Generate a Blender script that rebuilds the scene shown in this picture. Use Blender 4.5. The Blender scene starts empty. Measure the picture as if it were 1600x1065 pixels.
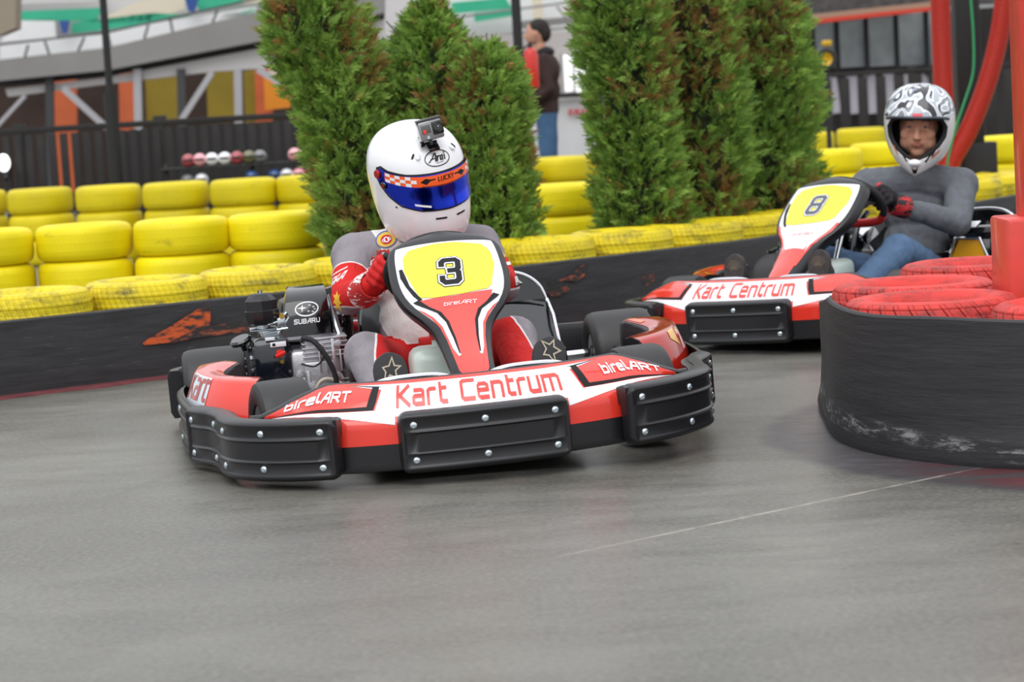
import bpy, bmesh, math, random
import numpy as np
from mathutils import Vector, Matrix, Euler
from mathutils.geometry import tessellate_polygon
from mathutils.noise import noise as pnoise

random.seed(7)
sc = bpy.context.scene
COL = sc.collection
PI = math.pi
R = math.radians

# ------------------------------------------------------------------ camera
FPX, HOR, ROLL, CAMH = 3700.0, 167.4, 3.316, 1.0     # focal length in pixels, horizon row at mid frame, roll, height
_r = R(ROLL)
_th = math.atan((532.5 - HOR) * math.cos(_r) / FPX)
_r0, _u0 = Vector((1, 0, 0)), Vector((0, math.sin(_th), math.cos(_th)))
CF = Vector((0, math.cos(_th), -math.sin(_th)))
CR = math.cos(_r) * _r0 - math.sin(_r) * _u0
CU = math.sin(_r) * _r0 + math.cos(_r) * _u0
CC = Vector((0, 0, CAMH))
cam_data = bpy.data.cameras.new('camera')
cam = bpy.data.objects.new('camera', cam_data)
COL.objects.link(cam)
cam.matrix_world = Matrix(((CR.x, CU.x, -CF.x, 0), (CR.y, CU.y, -CF.y, 0), (CR.z, CU.z, -CF.z, CAMH), (0, 0, 0, 1)))
cam_data.sensor_width = 36
cam_data.lens = FPX / 1600 * 36
cam_data.clip_end = 300
cam_data.dof.use_dof = True
cam_data.dof.focus_distance = 6.95
cam_data.dof.aperture_fstop = 4.6
sc.camera = cam

def px(x, y, D):
    """point on the plane Y = D that the photo shows at pixel x, y"""
    d = CF + CR * ((x - 800) / FPX) + CU * ((532.5 - y) / FPX)
    return CC + d * (D / d.y)

# ------------------------------------------------------------------ light
world = bpy.data.worlds.new('overcast_sky')
sc.world = world
world.use_nodes = True
nt = world.node_tree
bgn = nt.nodes['Background']
tc = nt.nodes.new('ShaderNodeTexCoord')
sep = nt.nodes.new('ShaderNodeSeparateXYZ')
mr = nt.nodes.new('ShaderNodeMapRange')
ramp = nt.nodes.new('ShaderNodeValToRGB')
nt.links.new(tc.outputs['Generated'], sep.inputs[0])
nt.links.new(sep.outputs['Z'], mr.inputs['Value'])
mr.inputs['From Min'].default_value = -0.1
mr.inputs['From Max'].default_value = 1.0
ramp.color_ramp.elements[0].color = (0.42, 0.43, 0.44, 1)
ramp.color_ramp.elements[1].color = (1.0, 1.03, 1.08, 1)
nt.links.new(mr.outputs[0], ramp.inputs[0])
nt.links.new(ramp.outputs[0], bgn.inputs['Color'])
bgn.inputs['Strength'].default_value = 1.25

sun_d = bpy.data.lights.new('sun', 'SUN')
sun_d.energy = 1.1
sun_d.angle = R(50)
sun_d.color = (1.0, 0.985, 0.96)
sun = bpy.data.objects.new('sun', sun_d)
COL.objects.link(sun)
sun.rotation_euler = Euler((R(38), R(-14), R(0)), 'XYZ')

sc.view_settings.view_transform = 'Standard'
sc.view_settings.look = 'None'
sc.view_settings.gamma = 1
sc.view_settings.use_curve_mapping = False
sc.view_settings.exposure = 0.30

# ------------------------------------------------------------------ materials
def lin(c):
    out = []
    for v in c[:3]:
        v = v / 255
        out.append(v / 12.92 if v <= 0.04045 else ((v + 0.055) / 1.055) ** 2.4)
    return (*out, 1)

MATS = {}
class NT:
    def __init__(s, name):
        s.m = bpy.data.materials.new(name); s.m.use_nodes = True
        s.t = s.m.node_tree; s.b = s.t.nodes['Principled BSDF']
    def n(s, kind, **kw):
        nd = s.t.nodes.new('ShaderNode' + kind)
        for k, v in kw.items():
            if k in nd.inputs: nd.inputs[k].default_value = v
            else: setattr(nd, k, v)
        return nd
    def l(s, a, b): s.t.links.new(a, b)
    def coord(s, kind='Object'): return s.n('TexCoord').outputs[kind]
    def math(s, op, a, b=None, c=None, clamp=False):
        nd = s.n('Math', operation=op); nd.use_clamp = clamp
        for i, v in enumerate((a, b, c)):
            if v is None: continue
            if isinstance(v, (int, float)): nd.inputs[i].default_value = v
            else: s.l(v, nd.inputs[i])
        return nd.outputs[0]
    def mix(s, f, a, b):
        nd = s.n('Mix', data_type='RGBA')
        for sock, v in ((nd.inputs[0], f), (nd.inputs[6], a), (nd.inputs[7], b)):
            if isinstance(v, tuple): sock.default_value = v
            elif isinstance(v, (int, float)): sock.default_value = v
            else: s.l(v, sock)
        return nd.outputs[2]
    def noise(s, scale, detail=4, rough=0.55, vec=None, dist=0.0):
        nd = s.n('TexNoise'); nd.inputs['Scale'].default_value = scale
        nd.inputs['Detail'].default_value = detail; nd.inputs['Roughness'].default_value = rough
        nd.inputs['Distortion'].default_value = dist
        s.l(vec if vec is not None else s.coord(), nd.inputs['Vector'])
        return nd.outputs['Fac']
    def map(s, v, a, b, c=0.0, d=1.0):
        nd = s.n('MapRange'); s.l(v, nd.inputs[0])
        for i, q in enumerate((a, b, c, d)): nd.inputs[i + 1].default_value = q
        return nd.outputs[0]
    def bump(s, h, strength=0.3, dist=0.01):
        nd = s.n('Bump'); nd.inputs['Strength'].default_value = strength; nd.inputs['Distance'].default_value = dist
        s.l(h, nd.inputs['Height']); s.l(nd.outputs[0], s.b.inputs['Normal'])
    def scale(s, v, sx, sy, sz):
        nd = s.n('Mapping'); s.l(v, nd.inputs[0]); nd.inputs['Scale'].default_value = (sx, sy, sz)
        return nd.outputs[0]

def pbr(name, c, rough=0.5, metal=0.0, coat=0.0, bump=0.0, bscale=60, bdist=0.004, vary=0.0, vscale=8, spec=None, trans=0.0):
    if name in MATS: return MATS[name]
    n = NT(name); b = n.b
    col = lin(c)
    b.inputs['Base Color'].default_value = col
    b.inputs['Roughness'].default_value = rough
    b.inputs['Metallic'].default_value = metal
    b.inputs['Coat Weight'].default_value = coat
    b.inputs['Coat Roughness'].default_value = 0.08
    if trans: b.inputs['Transmission Weight'].default_value = trans
    if spec is not None: b.inputs['Specular IOR Level'].default_value = spec
    if vary:
        f = n.map(n.noise(vscale), 0.3, 0.7)
        dk = tuple(v * (1 - vary) for v in col[:3]) + (1,); lt = tuple(min(1, v * (1 + vary)) for v in col[:3]) + (1,)
        n.l(n.mix(f, dk, lt), b.inputs['Base Color'])
    if bump: n.bump(n.noise(bscale, 5), bump, bdist)
    MATS[name] = n.m
    return n.m

# ------------------------------------------------------------------ objects
def tag(o, label=None, cat=None, group=None, kind=None):
    if label: o['label'] = label
    if cat: o['category'] = cat
    if group: o['group'] = group
    if kind: o['kind'] = kind
    return o

def empty(name, loc=(0, 0, 0), rz=0.0, matrix=None):
    o = bpy.data.objects.new(name, None); COL.objects.link(o)
    o.empty_display_size = 0.1
    if matrix is not None: o.matrix_world = matrix
    else: o.location = loc; o.rotation_euler = (0, 0, rz)
    return o

def link_mesh(name, me, mats, parent=None):
    if not isinstance(mats, (list, tuple)): mats = [mats]
    for m in mats: me.materials.append(m)
    o = bpy.data.objects.new(name, me); COL.objects.link(o)
    if parent is not None: o.parent = parent
    return o

def copy_tree(o, parent=None):
    c = o.copy(); COL.objects.link(c)
    if parent is not None: c.parent = parent
    for ch in list(o.children): copy_tree(ch, c)
    return c

def frame(d, up=Vector((0, 0, 1))):
    d = Vector(d).normalized()
    if abs(d.dot(up)) > 0.98: up = Vector((1, 0, 0))
    a = up.cross(d).normalized(); b = d.cross(a).normalized()
    return a, b, d

class MB:
    def __init__(s): s.v = []; s.f = []; s.mi = []
    def add(s, vs, fs, mi=0, M=None):
        o = len(s.v)
        for p in vs:
            p = Vector(p); s.v.append(tuple(M @ p) if M is not None else tuple(p))
        for f in fs: s.f.append(tuple(i + o for i in f)); s.mi.append(mi)
        return s
    def box(s, c, size, bev=0.0, rot=None, mi=0, seg=2):
        bm = bmesh.new(); bmesh.ops.create_cube(bm, size=1)
        for v in bm.verts: v.co = Vector((v.co.x * size[0], v.co.y * size[1], v.co.z * size[2]))
        if bev: bmesh.ops.bevel(bm, geom=bm.edges[:], offset=min(bev, min(size) * 0.49), segments=seg, profile=0.5, affect='EDGES')
        M = Matrix.Translation(c)
        if rot is not None: M = M @ (rot.to_4x4() if isinstance(rot, Matrix) else Euler(rot).to_matrix().to_4x4())
        bm.verts.index_update()
        s.add([v.co for v in bm.verts], [[v.index for v in f.verts] for f in bm.faces], mi, M); bm.free(); return s
    def rings(s, rings, cap0=True, cap1=True, mi=0, closed=False, wrap=True):
        n = len(rings[0]); vs = [p for r in rings for p in r]; fs = []
        m = len(rings)
        for i in range(m if closed else m - 1):
            j = (i + 1) % m
            for k in range(n if wrap else n - 1):
                k2 = (k + 1) % n
                fs.append((i * n + k, i * n + k2, j * n + k2, j * n + k))
        if not closed and wrap:
            if cap0: fs.append(tuple(range(n - 1, -1, -1)))
            if cap1: fs.append(tuple((m - 1) * n + k for k in range(n)))
        return s.add(vs, fs, mi)
    def tube(s, path, r, n=12, closed=False, mi=0, caps=True):
        P = [Vector(p) for p in path]; m = len(P)
        rr = r if isinstance(r, (list, tuple)) else [r] * m
        rings = []; a = None
        for i in range(m):
            if closed: d = P[(i + 1) % m] - P[i - 1]
            else: d = P[min(i + 1, m - 1)] - P[max(i - 1, 0)]
            d.normalize()
            if a is None: a, b, _ = frame(d)
            else:
                a = (a - d * a.dot(d)).normalized(); b = d.cross(a)
            rings.append([P[i] + (a * math.cos(t) + b * math.sin(t)) * rr[i] for t in [2 * PI * k / n for k in range(n)]])
        return s.rings(rings, caps, caps, mi, closed)
    def cyl(s, p0, p1, r0, r1=None, n=20, mi=0): return s.tube([p0, p1], [r0, r0 if r1 is None else r1], n, mi=mi)
    def lathe(s, prof, n=32, c=(0, 0, 0), axis=(0, 0, 1), mi=0, closed=False):
        """prof: (radius, height) pairs; a closed profile makes a ring solid"""
        a, b, d = frame(axis); c = Vector(c)
        rings = [[c + d * h + (a * math.cos(2 * PI * k / n) + b * math.sin(2 * PI * k / n)) * r for k in range(n)] for r, h in prof]
        return s.rings(rings, True, True, mi, closed)
    def ball(s, c, r, n=16, m=10, rot=None, mi=0):
        r = r if isinstance(r, (list, tuple)) else (r, r, r)
        Q = rot if rot is not None else Matrix.Identity(3); c = Vector(c); vs = []; fs = []
        for i in range(1, m):
            t = PI * i / m
            for k in range(n):
                p = 2 * PI * k / n
                vs.append(c + Q @ Vector((math.sin(t) * math.cos(p) * r[0], math.sin(t) * math.sin(p) * r[1], math.cos(t) * r[2])))
        top = len(vs); vs.append(c + Q @ Vector((0, 0, r[2]))); vs.append(c + Q @ Vector((0, 0, -r[2])))
        for i in range(m - 2):
            for k in range(n):
                k2 = (k + 1) % n; fs.append((i * n + k, (i + 1) * n + k, (i + 1) * n + k2, i * n + k2))
        for k in range(n):
            k2 = (k + 1) % n
            fs.append((top, k, k2)); fs.append((top + 1, (m - 2) * n + k2, (m - 2) * n + k))
        return s.add(vs, fs, mi)
    def cone_cap(s, p0, p1, r0, r1):
        """tapered limb segment with round ends (closed)"""
        p0, p1 = Vector(p0), Vector(p1); d = p1 - p0; L = d.length
        if L < 1e-6: return s.ball(p0, r0)
        a, b, d = frame(d); n = 16; rings = []
        st = [(-math.cos(t) * r0, math.sin(t) * r0) for t in (0.25, 0.6, 1.0, 1.3)] + [(L + math.sin(t) * r1, math.cos(t) * r1) for t in (0, 0.3, 0.65, 1.0, 1.35)]
        for h, r in st: rings.append([p0 + d * h + (a * math.cos(2 * PI * k / n) + b * math.sin(2 * PI * k / n)) * r for k in range(n)])
        return s.rings(rings)
    def chain(s, pts):
        for (p, r), (q, t) in zip(pts[:-1], pts[1:]): s.cone_cap(p, q, r, t)
        return s
    def prism(s, poly, d, mi=0):
        """poly: list of 3-D points; extruded along d"""
        d = Vector(d); n = len(poly); P = [Vector(p) for p in poly]
        vs = P + [p + d for p in P]
        nrm = Vector((0, 0, 0))
        for i in range(n): nrm += (P[i] - P[0]).cross(P[(i + 1) % n] - P[0])
        if nrm.dot(d) > 0: f0 = tuple(range(n - 1, -1, -1)); f1 = tuple(range(n, 2 * n)); side = [(i, (i + 1) % n, n + (i + 1) % n, n + i) for i in range(n)]
        else: f0 = tuple(range(n)); f1 = tuple(range(2 * n - 1, n - 1, -1)); side = [((i + 1) % n, i, n + i, n + (i + 1) % n) for i in range(n)]
        return s.add(vs, [f0, f1] + side, mi)
    def sheet(s, grid, thick, nrm=None, mi=0):
        """open grid of points given a thickness along its own normals"""
        m, n = len(grid), len(grid[0]); G = [[Vector(p) for p in r] for r in grid]; B = []
        for i in range(m):
            row = []
            for j in range(n):
                du = G[min(i + 1, m - 1)][j] - G[max(i - 1, 0)][j]; dv = G[i][min(j + 1, n - 1)] - G[i][max(j - 1, 0)]
                N = du.cross(dv); N = N.normalized() if N.length > 1e-9 else Vector((0, 0, 1))
                row.append(G[i][j] - N * thick)
            B.append(row)
        vs = [p for r in G for p in r] + [p for r in B for p in r]; o = m * n; fs = []
        for i in range(m - 1):
            for j in range(n - 1):
                a, b, c, d = i * n + j, i * n + j + 1, (i + 1) * n + j + 1, (i + 1) * n + j
                fs.append((d, c, b, a)); fs.append((a + o, b + o, c + o, d + o))
        for i in range(m - 1):
            fs.append((i * n, (i + 1) * n, (i + 1) * n + o, i * n + o)[::-1]); a = i * n + n - 1; fs.append((a, a + n, a + n + o, a + o))
        for j in range(n - 1):
            fs.append((j, j + 1, j + 1 + o, j + o)); a = (m - 1) * n + j; fs.append((a, a + 1, a + 1 + o, a + o)[::-1])
        return s.add(vs, fs, mi)
    def mesh(s, name, sharp=35, fix=True):
        me = bpy.data.meshes.new(name)
        me.from_pydata(s.v, [], s.f); me.polygons.foreach_set('material_index', s.mi)
        bm = bmesh.new(); bm.from_mesh(me)
        if fix: bmesh.ops.recalc_face_normals(bm, faces=bm.faces[:])
        lim = R(sharp)
        for f in bm.faces: f.smooth = True
        for e in bm.edges:
            if len(e.link_faces) == 2 and e.calc_face_angle(0) > lim: e.smooth = False
        bm.to_mesh(me); bm.free(); me.update()
        return me
    def build(s, name, mats, parent=None, sharp=35, fix=True):
        return link_mesh(name, s.mesh(name, sharp, fix), mats, parent)

def smooth_path(pts, n=6, closed=False):
    P = [Vector(p) for p in pts]; m = len(P); out = []
    rng = range(m if closed else m - 1)
    for i in rng:
        if closed: a, b, c, d = P[i - 1], P[i], P[(i + 1) % m], P[(i + 2) % m]
        else: a, b, c, d = P[max(i - 1, 0)], P[i], P[i + 1], P[min(i + 2, m - 1)]
        for k in range(n):
            t = k / n
            out.append(0.5 * ((2 * b) + (c - a) * t + (2 * a - 5 * b + 4 * c - d) * t * t + (3 * b - a - 3 * c + d) * t ** 3))
    if not closed: out.append(P[-1])
    return out

def interp(x, xs, ys):
    return float(np.interp(x, xs, ys))

def sinterp(x, xs, ys):
    """smooth (Catmull-Rom) interpolation"""
    n = len(xs)
    if x <= xs[0]: return ys[0]
    if x >= xs[-1]: return ys[-1]
    for i in range(n - 1):
        if xs[i] <= x <= xs[i + 1]: break
    h = xs[i + 1] - xs[i]; t = (x - xs[i]) / h
    m0 = (ys[i + 1] - ys[i - 1]) / (xs[i + 1] - xs[i - 1]) if i > 0 else (ys[i + 1] - ys[i]) / h
    m1 = (ys[i + 2] - ys[i]) / (xs[i + 2] - xs[i]) if i + 2 < n else (ys[i + 1] - ys[i]) / h
    t2, t3 = t * t, t ** 3
    return (2 * t3 - 3 * t2 + 1) * ys[i] + (t3 - 2 * t2 + t) * h * m0 + (-2 * t3 + 3 * t2) * ys[i + 1] + (t3 - t2) * h * m1

# ------------------------------------------------------------------ lettering and printed marks
GL = {
 'K': (.6, [[(0, 0), (0, 1)], [(.57, 1), (.1, .5), (.6, 0)]]),
 'a': (.5, [[(.08, .72), (.42, .72), (.5, .64), (.5, 0), (.1, 0), (0, .08), (0, .32), (.08, .4), (.5, .4)]]),
 'r': (.32, [[(0, 0), (0, .62), (.1, .72), (.34, .72)]]),
 't': (.34, [[(.06, .98), (.06, .1), (.16, 0), (.34, 0)], [(.06, .72), (.32, .72)]]),
 'C': (.58, [[(.6, 1), (.1, 1), (0, .9), (0, .1), (.1, 0), (.58, 0)]]),
 'e': (.5, [[(0, .38), (.5, .38), (.5, .62), (.4, .72), (.1, .72), (0, .62), (0, .1), (.1, 0), (.48, 0)]]),
 'n': (.5, [[(0, 0), (0, .72), (.4, .72), (.5, .62), (.5, 0)]]),
 'u': (.5, [[(0, .72), (0, .1), (.1, 0), (.5, 0), (.5, .72)]]),
 'm': (.86, [[(0, 0), (0, .72), (.76, .72), (.86, .62), (.86, 0)], [(.43, .72), (.43, 0)]]),
 'b': (.5, [[(0, 1), (0, 0), (.4, 0), (.5, .1), (.5, .62), (.4, .72), (0, .72)]]),
 'i': (.02, [[(0, 0), (0, .60)], [(0, .98), (0, 1.02)]]),
 'l': (.18, [[(0, 1), (0, .1), (.1, 0), (.2, 0)]]),
 'A': (.62, [[(0, 0), (.36, 1), (.62, 1), (.62, 0)], [(.22, .38), (.62, .38)]]),
 'R': (.6, [[(0, 0), (0, 1), (.5, 1), (.58, .9), (.58, .55), (.5, .45), (0, .45)], [(.3, .45), (.6, 0)]]),
 'T': (.6, [[(0, 1), (.64, 1)], [(.32, 1), (.32, 0)]]),
 'S': (.6, [[(.6, 1), (.1, 1), (0, .9), (0, .6), (.1, .5), (.5, .5), (.6, .4), (.6, .1), (.5, 0), (0, 0)]]),
 'U': (.6, [[(0, 1), (0, .1), (.1, 0), (.5, 0), (.6, .1), (.6, 1)]]),
 'B': (.6, [[(0, .5), (0, 1), (.5, 1), (.58, .9), (.58, .6), (.5, .5), (0, .5), (0, 0), (.5, 0), (.6, .1), (.6, .4), (.5, .5)]]),
 'L': (.5, [[(0, 1), (0, 0), (.5, 0)]]),
 'Y': (.6, [[(0, 1), (.3, .5), (.6, 1)], [(.3, .5), (.3, 0)]]),
 'H': (.6, [[(0, 0), (0, 1)], [(.6, 0), (.6, 1)], [(0, .5), (.6, .5)]]),
 'E': (.5, [[(.5, 1), (0, 1), (0, 0), (.5, 0)], [(0, .5), (.45, .5)]]),
 'M': (.7, [[(0, 0), (0, 1), (.35, .4), (.7, 1), (.7, 0)]]),
 'J': (.5, [[(.5, 1), (.5, .1), (.4, 0), (.1, 0), (0, .15)]]),
 'O': (.6, [[(.1, 0), (.5, 0), (.6, .1), (.6, .9), (.5, 1), (.1, 1), (0, .9), (0, .1), (.1, 0)]]),
 '3': (.6, [[(0, .80), (0, .9), (.1, 1), (.5, 1), (.6, .9), (.6, .6), (.52, .5), (.6, .4), (.6, .1), (.5, 0), (.1, 0), (0, .1), (0, .20)], [(.3, .5), (.52, .5)]]),
 '8': (.6, [[(.1, .5), (0, .6), (0, .9), (.1, 1), (.5, 1), (.6, .9), (.6, .6), (.5, .5), (.6, .4), (.6, .1), (.5, 0), (.1, 0), (0, .1), (0, .4), (.1, .5), (.5, .5)]]),
 ' ': (.3, []),
}
def ribbon(pts, w, ext=True):
    """polygons (quads) of a stroke of width w with mitred joins"""
    P = [Vector((p[0], p[1])) for p in pts]; n = len(P); out = []
    closed = (P[0] - P[-1]).length < 1e-6 and n > 3
    if closed: P = P[:-1]; n -= 1
    L = []
    for i in range(n):
        if closed or 0 < i < n - 1:
            d0 = (P[i] - P[i - 1]).normalized(); d1 = (P[(i + 1) % n] - P[i]).normalized()
            n0 = Vector((-d0.y, d0.x)); n1 = Vector((-d1.y, d1.x)); m = n0 + n1
            if m.length < 1e-6: m = n0
            m.normalize(); k = 1 / max(0.45, m.dot(n0)); L.append((P[i] + m * k * w / 2, P[i] - m * k * w / 2))
        else:
            d = (P[1] - P[0]).normalized() if i == 0 else (P[-1] - P[-2]).normalized()
            nn = Vector((-d.y, d.x)); q = P[i] + (d * (w / 2) * (-1 if i == 0 else 1) if ext else Vector((0, 0)))
            L.append((q + nn * w / 2, q - nn * w / 2))
    for i in range(n if closed else n - 1):
        a, b = L[i], L[(i + 1) % n]; out.append([tuple(a[1]), tuple(b[1]), tuple(b[0]), tuple(a[0])])
    return out
def text_polys(s, x, y, h, w=0.13, shear=0.0, gap=0.2, sx=1.0, width=None, grow=0.0):
    tot = sum(GL[c][0] + gap for c in s) - gap
    if width: sx = width / (tot * h)
    out = []; cx = 0
    for c in s:
        gw, st = GL[c]
        for pl in st:
            pp = [(x + (cx + a) * h * sx + shear * b * h, y + b * h) for a, b in pl]
            out += ribbon(pp, (w + grow) * h)
        cx += gw + gap
    return out
def ellipse(cx, cy, a, b, n=28, rot=0):
    c, s = math.cos(rot), math.sin(rot)
    return [(cx + a * math.cos(t) * c - b * math.sin(t) * s, cy + a * math.cos(t) * s + b * math.sin(t) * c) for t in [2 * PI * k / n for k in range(n)]]
def ring_polys(cx, cy, a, b, w, n=28, rot=0):
    o, i = ellipse(cx, cy, a, b, n, rot), ellipse(cx, cy, a - w, b - w, n, rot)
    return [[o[k], o[(k + 1) % n], i[(k + 1) % n], i[k]] for k in range(n)]
def star4(cx, cy, a, b):
    out = []
    for k in range(8):
        t = PI * k / 4; r = (a if k % 4 == 0 else b) if k % 2 == 0 else min(a, b) * 0.28
        out.append((cx + r * math.cos(t), cy + r * math.sin(t)))
    return out

def decal(name, mat, polys, fmap, off, parent, step=0.01, thick=0.0, label=None):
    """thin printed film: 2-D polygons cut to a grid and laid on a surface fmap(u, v, offset)"""
    bm = bmesh.new()
    for P in polys:
        tris = tessellate_polygon([[Vector((p[0], p[1], 0)) for p in P]])
        vs = [bm.verts.new((p[0], p[1], 0)) for p in P]
        for t in tris:
            try: bm.faces.new([vs[i] for i in t])
            except ValueError: pass
    if step:
        xs = [v.co.x for v in bm.verts]; ys = [v.co.y for v in bm.verts]
        for ax, lo, hi in ((0, min(xs), max(xs)), (1, min(ys), max(ys))):
            k = math.floor(lo / step) + 1
            while k * step < hi:
                co = [0, 0, 0]; no = [0, 0, 0]; co[ax] = k * step; no[ax] = 1
                bmesh.ops.bisect_plane(bm, geom=bm.verts[:] + bm.edges[:] + bm.faces[:], plane_co=co, plane_no=no, dist=1e-7)
                k += 1
    bmesh.ops.triangulate(bm, faces=[f for f in bm.faces if len(f.verts) > 4])
    for v in bm.verts: v.co = Vector(fmap(v.co.x, v.co.y, off))
    for f in bm.faces: f.smooth = True
    me = bpy.data.meshes.new(name); bm.to_mesh(me); bm.free()
    o = link_mesh(name, me, mat, parent)
    if label: o['label'] = label
    return o

# ------------------------------------------------------------------ soft bodies: closed pieces fused into one continuous skin
def fuse(name, mb, mats, parent, voxel=0.008, smooth=6, fields=None, disp=None):
    me = mb.mesh(name + '_raw')
    tmp = bpy.data.objects.new('tmp', me); COL.objects.link(tmp)
    m = tmp.modifiers.new('r', 'REMESH'); m.mode = 'VOXEL'; m.voxel_size = voxel; m.use_smooth_shade = True
    if smooth:
        s = tmp.modifiers.new('s', 'SMOOTH'); s.iterations = smooth; s.factor = 0.5
    dg = bpy.context.evaluated_depsgraph_get(); dg.update()
    out = bpy.data.meshes.new_from_object(tmp.evaluated_get(dg))
    bpy.data.objects.remove(tmp); out.name = name
    n = len(out.vertices); co = np.empty(n * 3, 'f'); out.vertices.foreach_get('co', co); co = co.reshape(-1, 3)
    if disp is not None:
        nr = np.empty(n * 3, 'f'); out.vertices.foreach_get('normal', nr); nr = nr.reshape(-1, 3)
        co2 = co + nr * disp(co)[:, None]; out.vertices.foreach_set('co', co2.astype('f').ravel())
    for k, fn in (fields or {}).items():
        a = out.attributes.new(k, 'FLOAT', 'POINT'); a.data.foreach_set('value', fn(co).astype('f'))
    out.polygons.foreach_set('use_smooth', [True] * len(out.polygons)); out.update()
    return link_mesh(name, out, mats, parent)

def segdist(P, a, b):
    a, b = np.array(a, 'f'), np.array(b, 'f'); d = b - a
    t = np.clip(((P - a) @ d) / (d @ d), 0, 1); return np.linalg.norm(P - a - t[:, None] * d, axis=1), t
# ------------------------------------------------------------------ floor
def floor_material():
    n = NT('track_concrete'); co = n.coord()
    big = n.noise(0.7, 4, 0.6, n.scale(co, .8, 0.8, 1)); mid = n.noise(2.6, 7, 0.7, n.scale(co, .6, 1.5, 1)); fine = n.noise(70, 3, 0.7)
    c = n.mix(n.map(big, 0.35, 0.65), lin((84, 82, 77)), lin((118, 116, 109)))
    c = n.mix(n.math('MULTIPLY', n.map(mid, 0.42, 0.66), 0.75), c, lin((72, 69, 63)))
    c = n.mix(n.math('MULTIPLY', n.map(fine, 0.4, 0.75), 0.5), c, lin((146, 143, 134)))
    sp = n.n('SeparateXYZ'); n.l(co, sp.inputs[0]); X, Y = sp.outputs[0], sp.outputs[1]
    # worn dark and red paint ring around the tyre island
    def dist(cx, cy): 
        a = n.math('SUBTRACT', X, cx); b = n.math('SUBTRACT', Y, cy)
        return n.math('SQRT', n.math('ADD', n.math('MULTIPLY', a, a), n.math('MULTIPLY', b, b)))
    d = dist(2.1, 6.75); wob = n.math('MULTIPLY', n.noise(5, 4), 0.10)
    dd = n.math('ADD', d, wob)
    ring = n.map(dd, 1.46, 1.40)
    ringf = n.math('MULTIPLY', ring, n.map(n.noise(9, 5, 0.7, n.scale(co, 1, 2.5, 1)), 0.30, 0.50, 0.5, 0.95))
    c = n.mix(ringf, c, lin((66, 62, 66)))
    red = n.math('MULTIPLY', n.math('MULTIPLY', n.map(dd, 1.42, 1.34), n.map(X, .95, 1.35)), n.map(n.noise(5, 4, 0.6, n.scale(co, .6, 2, 1)), 0.40, 0.58, 0, 0.85))
    c = n.mix(red, c, lin((104, 34, 38)))
    # slab joints
    def joint(x0, y0, x1, y1, w, col, amt):
        L = math.hypot(x1 - x0, y1 - y0); a, b = -(y1 - y0) / L, (x1 - x0) / L; k = -(a * x0 + b * y0)
        e = n.math('ABSOLUTE', n.math('ADD', n.math('ADD', n.math('MULTIPLY', X, a), n.math('MULTIPLY', Y, b)), k))
        f = n.math('MULTIPLY', n.map(e, w, w * 0.4), n.map(n.noise(14, 3), 0.4, 0.6, amt * 0.3, amt))
        if w < .01: f = n.math('MULTIPLY', f, n.map(n.math('ABSOLUTE', n.math('SUBTRACT', X, (x0 + x1) / 2)), abs(x1 - x0) * .62, abs(x1 - x0) * .42))
        return n.mix(f, c, lin(col))
    c = joint(0.11, 5.23, 1.14, 6.04, 0.008, (178, 168, 160), 0.8)
    c = joint(-1.0, 4.36, 0.11, 5.23, 0.006, (84, 80, 76), 0.5)
    c = joint(-1.6, 5.0, -0.6, 8.0, 0.03, (92, 89, 85), 0.45)
    c = joint(-0.9, 4.2, -0.2, 7.0, 0.05, (95, 92, 88), 0.35)
    n.l(c, n.b.inputs['Base Color'])
    n.l(n.map(mid, 0.3, 0.7, 0.46, 0.30), n.b.inputs['Roughness'])
    h = n.math('ADD', n.math('MULTIPLY', fine, 0.5), n.math('MULTIPLY', mid, 0.6)); n.bump(h, 0.25, 0.004)
    return n.m
mb = MB(); mb.box((0, 30, -0.1), (80, 70, 0.2))
tag(mb.build('floor', floor_material()), kind='structure')

# ------------------------------------------------------------------ barrier belt and its painted foot line
WALL = [(-3.4, 8.05), (-1.99, 9.13), (-1.35, 9.58), (-0.84, 9.93), (0.05, 10.62), (0.60, 11.10), (1.22, 11.66), (2.1, 13.0), (2.95, 14.2), (3.9, 15.8)]
def wall_dir(i):
    a = Vector(WALL[max(i - 1, 0)]); b = Vector(WALL[min(i + 1, len(WALL) - 1)]); d = (b - a).normalized(); return d
def belt_material():
    n = NT('black_rubber_belt'); co = n.coord()
    st = n.noise(3, 6, 0.7, n.scale(co, 1, 1, 9)); sc_ = n.noise(16, 5, 0.7, n.scale(co, 0.6, 0.6, 6))
    c = n.mix(n.map(st, 0.35, 0.7), lin((36, 36, 38)), lin((58, 58, 60)))
    c = n.mix(n.math('MULTIPLY', n.map(sc_, 0.62, 0.75), 0.5), c, lin((120, 120, 120)))
    n.l(c, n.b.inputs['Base Color']); n.b.inputs['Roughness'].default_value = 0.62
    n.bump(st, 0.3, 0.01); return n.m
BELT = belt_material()
wp = smooth_path([(x, y, 0) for x, y in WALL], 6)
rings = []
for i, p in enumerate(wp):
    d = (wp[min(i + 1, len(wp) - 1)] - wp[max(i - 1, 0)]).normalized(); nn = Vector((d.y, -d.x, 0))   # towards the track
    w = 0.006 * math.sin(i * 0.9)
    rings.append([p + nn * (w + a) + Vector((0, 0, z)) for a, z in ((0, 0), (0.004, 0.1), (0.002, 0.2), (0, 0.284), (-0.008, 0.29), (-0.024, 0.29), (-0.026, 0.2), (-0.026, 0))])
tag(MB().rings(rings).build('rubber_barrier', BELT), 'long black rubber belt barrier standing along the far side of the track', 'barrier')
rp = MB(); q = [[], []]
rings = []
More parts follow.
